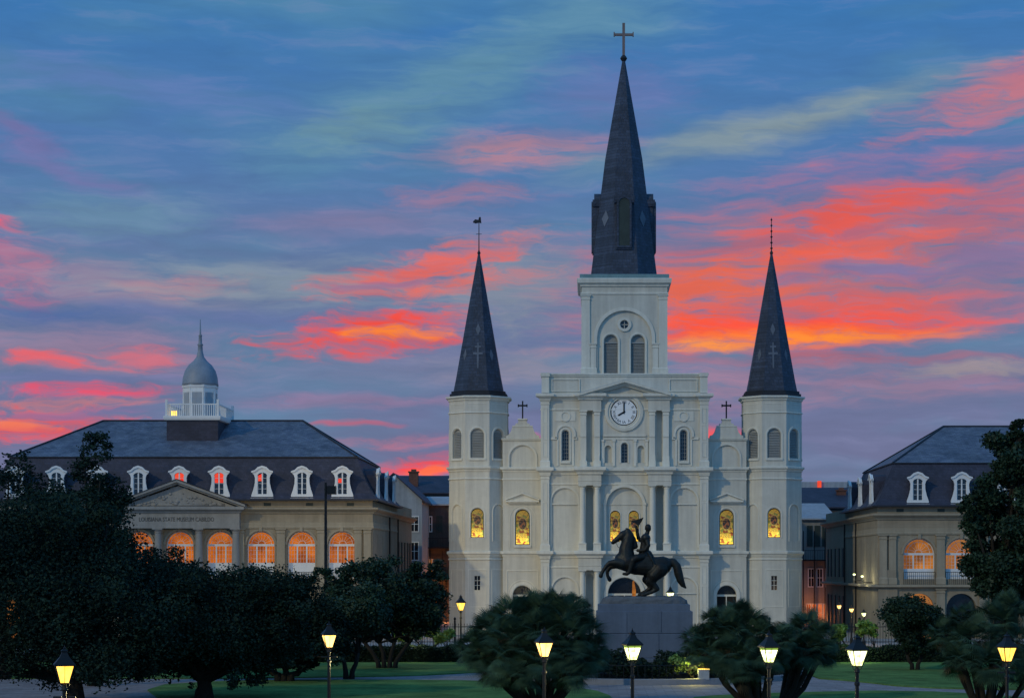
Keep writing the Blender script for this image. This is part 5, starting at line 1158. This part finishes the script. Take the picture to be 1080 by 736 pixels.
H1 = [(500, 683, 26, 0), (528, 705, 26, -1), (556, 705, 26, -1.9), (600, 707, 26, -1.6), (624, 684, 22, 0), (567, 651, 33, 0), (540, 654, 32, -0.4), (520, 667, 32, 0.3), (516, 689, 28, -0.6), (536, 689, 30, -1.4), (566, 689, 32, -1.8), (596, 689, 30, -1.4), (598, 654, 32, -0.3), (614, 671, 32, 0), (618, 693, 26, -0.5), (568, 667, 32, -1.4), (598, 671, 30, -1.2), (538, 671, 30, -1.3), (560, 647, 28, 0.8), (585, 644, 28, 0.5)]
palm_clump('large dome of fan palms on dark trunks behind the brightest yellow lantern', 83, 572, H1, 71, 60)
H2 = [(735, 675, 22, 0.3), (782, 705, 24, -1), (780, 649, 20, 0.8), (770, 667, 30, 0), (752, 675, 28, 0.3), (788, 661, 30, 0.5), (742, 687, 24, -0.4), (770, 689, 28, -0.9), (800, 671, 26, -0.2), (755, 657, 20, 0.6), (795, 691, 26, -0.7), (815, 683, 24, 0), (822, 674, 22, -0.3), (812, 692, 22, -0.6)]
palm_clump('spreading fan palms on splayed trunks right of the statue pedestal', 84, 800, H2, 72, 60)
H3 = [(852, 663, 26, 0), (835, 671, 24, 0.3), (866, 671, 22, -0.3), (850, 683, 26, -0.8), (838, 691, 20, -0.4), (870, 689, 18, 0.2)]
palm_clump('fan palm with a ragged head behind the lantern at the alley mouth', 86, 822, H3, 73, 60)
H4 = [(1030, 676, 34, 0), (1000, 670, 24, 0.8), (1052, 658, 30, 0.5), (1010, 696, 26, -0.6), (1046, 701, 32, -0.9), (1076, 678, 34, 0), (1090, 706, 30, -0.5), (1022, 656, 24, 1.0), (1070, 646, 26, 1.2)]
palm_clump('dark fan palms at the right edge below the tall tree', 82, 1040, H4, 74, 60)
H5 = [(606, 636, 15, 0), (617, 642, 11, .6)]
palm_clump('small fan palms peeping out beside the pedestal', 96, 610, H5, 75, 34)
# ================================================================== IRON FENCE
fx0, fx1 = -42.0, 48.0
fe = thing('iron_fence', 'black iron picket fence across the far side of the square', 'fence', ((fx0+fx1)/2, 130, 0), ab=True)
pk = MB(); nP = int((fx1-fx0)/.19)
for i in range(nP):
    x_ = fx0+i*.19; pk.box(x_-.014, x_+.014, 129.986, 130.014, .1, 2.1); pk.add([(x_-.03, 130, 2.1), (x_+.03, 130, 2.1), (x_, 130, 2.25)], [(0, 1, 2)])
o = pk.build('pickets', M['iron'], fe, fix=False); o['kind'] = 'stuff'
rl = MB(); [rl.box(fx0, fx1, 129.97, 130.03, z_, z_+.05) for z_ in (.2, .95, 1.95)]; rl.build('rail', M['iron'], fe)
for i in range(31):
    x_ = fx0+i*3.0
    b = MB(); b.box(x_-.06, x_+.06, 129.94, 130.06, 0, 2.4); b.lathe(x_, 130, [(.04, 2.4), (.09, 2.48), (.09, 2.54), (.02, 2.62)], 8); b.build('fence_post', M['iron'], fe)
# ================================================================== LAMPS
def lamp(label, D, px, py, glass, upper=None, bars=True, group='gas style lanterns around the square', zg=None, s=.84, name='street_lamp'):
    zc_ = HC+(HY-py)*D/F if zg is None else zg
    T = thing(name, label, 'street lamp', ((px-VX)*D/F, D, 0), group)
    h = zc_-.26*s
    p = MB(); p.lathe(0, 0, [(.17, 0), (.17, .15), (.13, .2), (.12, .6), (.075, .72), (.06, 1.0), (.05, h-.5), (.075, h-.48), (.075, h-.42), (.045, h-.38), (.05, h-.16), (.08, h-.13), (.06, h-.08), (.04, h)], 12); po = p.build('pole', M['iron'], T, smooth=False)
    if bars:
        b = MB(); b.tube((-.26, 0, h-.3), (-.07, 0, h-.3), .022); b.tube((.07, 0, h-.3), (.26, 0, h-.3), .022); b.build('ladder_bar', M['iron'], T)
    w0, w1, z0, z1 = .105*s, .235*s, h+.02, h+.52*s
    rt = R(18)
    def sq(w_, z): return [(w_*1.414*math.cos(rt+R(45+90*i)), w_*1.414*math.sin(rt+R(45+90*i)), z) for i in range(4)]
    fr = MB(); A_, B_ = sq(w0+.012, z0), sq(w1+.012, z1)
    for i in range(4):
        fr.tube(A_[i], B_[i], .014, n=6); fr.tube(A_[i], A_[(i+1) % 4], .016, n=6); fr.tube(B_[i], B_[(i+1) % 4], .018, n=6)
        fr.tube(Vector(A_[i])*.5+Vector(A_[(i+1) % 4])*.5, Vector(B_[i])*.5+Vector(B_[(i+1) % 4])*.5, .007, n=4)
    for a in (-1, 1): fr.path([(a*.04, 0, h-.1, .014), (a*.13*s, 0, h-.04, .012), (a*w0*1.3, 0, z0+.03, .012)], 5)
    fo = fr.build('lantern_frame', M['iron'], T)
    gl = MB(); zz = z1-.09*s if upper else z1-.01; t_ = (zz-z0)/(z1-z0); gl.rings([sq(w0, z0+.01), sq(w0+(w1-w0)*t_, zz)]); sub('lantern_glass', gl, M[glass], fo)
    if upper:
        gl = MB(); gl.rings([sq(w0+(w1-w0)*t_, zz+.003), sq(w1-.002, z1-.006)]); sub('lantern_glass', gl, M[upper], fo)
    rf = MB(); rf.rings([sq(w1+.05*s, z1), sq(w1+.05*s, z1+.025), sq(w1*.55, z1+.22*s), sq(.075*s, z1+.34*s), sq(.075*s, z1+.38*s), sq(.095*s, z1+.385*s), sq(.095*s, z1+.40*s), sq(.03*s, z1+.45*s)])
    rf.lathe(0, 0, [(.02, z1+.44*s), (.04*s, z1+.47*s), (.015, z1+.5*s), (.004, z1+.56*s)], 8); rf.build('lantern_roof', M['iron'], T)
    return T
lamp('yellow lit lantern under the huge oak at the left edge', 45, 68, 711, 'lamp_yellow')
lamp('bright yellow lantern on the lawn near the low sprawling tree', 64.5, 347, 676, 'lamp_orange')
lamp('brightest yellow lantern in front of the palm dome', 57, 574, 685, 'lamp_orange', bars=False)
lamp('greenish white lantern straight in front of the pedestal', 54, 667, 688, 'lamp_white', 'lamp_upper', False)
lamp('white lantern with grey hood before the splayed palm trunks', 53, 811, 690.5, 'lamp_white', 'lamp_upper', False)
lamp('white lantern on the right with lit green shrubs behind its hood', 51, 904, 694, 'lamp_white', None, False)
lamp('amber lantern at the right edge in front of dark palms', 57, 1062, 690, 'lamp_yellow')
lamp('small slim yellow lamp by the fence left of the palm dome', 120, 486, 639.5, 'lamp_yellow', bars=False, s=.95)
lamp('small pale lamp seen under the horse tail against the cathedral', 134, 707, 628, 'lamp_white', bars=False)
for i, (px, py, D, gl, lb) in enumerate(((885, 640, 150, 'lamp_orange', 'left lamp of three in the right hand alley'), (898, 643.5, 146, 'lamp_orange', 'middle lamp of three in the right hand alley'), (911, 648, 141, 'lamp_white', 'pale right lamp of three in the right hand alley'),
     (440, 633, 165, 'lamp_orange', 'orange lamp showing through the rounded magnolia crown'), (448, 626, 186, 'lamp_orange', 'upper orange lamp far down the left hand alley'))):
    lamp(lb, D, px, py, gl, bars=False, group='lamps in the alleys', s=.55, name='alley_lamp')
# light of the alley lamps, plus points without a fixture at houses and shrubs
for px, py, D, pw_, c_ in ((885, 640, 149.2, 160, (1, .55, .2)), (898, 643, 145.2, 160, (1, .6, .2)), (911, 648, 140.2, 90, (1, .85, .55)), (856, 652, 203, 260, (1, .28, .05)), (457, 640, 208, 900, (1, .28, .06)), (440, 633, 164, 120, (1, .5, .15)), (904, 676, 120.5, 60, (.9, 1, .4)), (440, 674, 121.6, 45, (1, .9, .45))):
    x_, y_, z_ = px2(px, py, D); point('lamp_light', (x_, y_-.4, z_), pw_, c_)
point('lamp_light', px2(486, 650, 119), 60, (1, .8, .35))
for px, py, D, pw_ in ((574, 706, 57.6, 200), (347, 700, 64, 120), (667, 712, 54.5, 120), (811, 712, 53.5, 120), (904, 716, 51.5, 120), (68, 732, 45, 60), (1062, 712, 57.5, 90)):
    x_, y_, z_ = px2(px, py, D); point('lamp_light', (x_+.5, y_+.9, z_), pw_, (1, .82, .4))
# bracket lamps on the right building side wall
for i, (px, py, D) in enumerate(((878, 606, 170), (906, 608, 165))):
    x_, y_, z_ = px2(px, py, D); x_ = 23.97-.9
    T = thing('bracket_lamp', ['wall bracket floodlight further along the right building side', 'wall bracket floodlight nearer the right building corner'][i], 'wall lamp', (x_, D, z_), 'bracket lights on the right building')
    b = MB(); b.tube((.9, 0, -.5), (0, 0, -.45), .03); b.tube((0, 0, -.45), (0, 0, 0), .025); b.build('bracket', M['iron'], T)
    b = MB(); b.lathe(0, 0, [(.03, -.05), (.1, -.01), (.12, .07), (.05, .12)], 10); b.build('lamp_head', M['lamp_white'], T)
    point('lamp_light', (x_-.1, D-.3, z_-.35), 40, (1, .95, .6))
# floodlight mast in front of the left building
DM = 141.0; mx = (343.5-VX)*DM/F; mz = HC+(HY-516)*DM/F
T = thing('floodlight_mast', 'tall dark mast with a floodlight head before the lit arched windows', 'mast', (mx, DM, 0))
b = MB(); b.tube((0, 0, 0), (0, 0, mz+.5), .13, .09, 10); b.build('pole', M['iron'], T)
b = MB(); b.box(.1, .75, -.3, .3, mz-.35, mz+.25); b.box(-.1, .1, -.05, .05, mz-.05, mz+.05); b.build('lamp_head', M['iron'], T)
b = MB(); b.box(.16, .70, .301, .33, mz-.3, mz+.2); b.build('lamp_glass', M['lamp_yellow'], T)
fl = bpy.data.lights.new('floodlight', 'SPOT'); fl.spot_size = R(100); fl.spot_blend = .8; fl.energy = 3000; fl.color = (1, .74, .36); fl.shadow_soft_size = .25
flo = bpy.data.objects.new('floodlight', fl); C.objects.link(flo); flo.location = (mx+.1, DM+.6, mz); flo.rotation_euler = Vector((-.10, 1, -.12)).to_track_quat('-Z', 'Y').to_euler()
fill_spot = bpy.data.lights.new('floodlight', 'SPOT'); fill_spot.spot_size = R(60); fill_spot.spot_blend = 1.0; fill_spot.energy = 3800; fill_spot.color = (1, .80, .36); fill_spot.shadow_soft_size = .25  # second spot, added to warm the cathedral; the mast has no head for it
fill_spot_o = bpy.data.objects.new('floodlight', fill_spot); C.objects.link(fill_spot_o); fill_spot_o.location = (mx+1.2, DM+.2, mz); fill_spot_o.rotation_euler = Vector((14, 29, -5)).to_track_quat('-Z', 'Y').to_euler()
# small garden fittings
g_ = thing('ground_spotlight', 'ground spotlight box shining up beside the pedestal planting', 'spotlight', px2(742, 718, 99.3)[:2]+(.0,))
b = MB(); b.box(-.28, .28, -.2, .2, .25, .75); b.tube((0, 0, 0), (0, 0, .3), .05); b.build('housing', M['oldwall'], g_)
b = MB(); b.box(-.26, .3, -.18, .22, .755, .80); b.build('lamp_glass', M['lamp_yellow'], g_)
x_, y_, z_ = px2(742, 703, 99.4); point('spotlight_glow', (x_-.5, y_-.15, .95), 130, (1, .85, .2))
g_ = thing('utility_box', 'small grey louvred box among the planting left of the pedestal', 'utility box', px2(622, 715, 101.0)[:2]+(.2,))
b = MB(); b.box(-.42, .42, -.2, .2, 0, .75); b.rect4(-.42, .42, -.2, .2, [(.75, .02), (.79, .06), (.83, .02)]); b.build('housing', M['granite'], g_)
b = MB(); [b.box(-.36, .36, -.23, -.2, .12+.1*i, .17+.1*i) for i in range(6)]; b.build('louvre', M['kerb'], g_)
# railing post at the right end of the bed
b = MB()
for i in range(60):
    a = R(200+140*i/59); x_, y_ = SX+8.7*math.cos(a), DS+8.7*math.sin(a); b.box(x_-.015, x_+.015, y_-.015, y_+.015, .28, 1.0)
T = thing('bed_railing', 'low black iron railing on the round kerb', 'railing', (SX, DS, 0), ab=True); b.build('pickets', M['iron'], T)
b = MB(); pr = [(SX+8.7*math.cos(R(200+140*i/59)), DS+8.7*math.sin(R(200+140*i/59)), .98) for i in range(60)]
for i in range(59): b.tube(pr[i], pr[i+1], .02, n=5)
b.tube((SX+8.7, DS, .2), (SX+8.7, DS, 1.5), .07); b.build('rail', M['iron'], T)
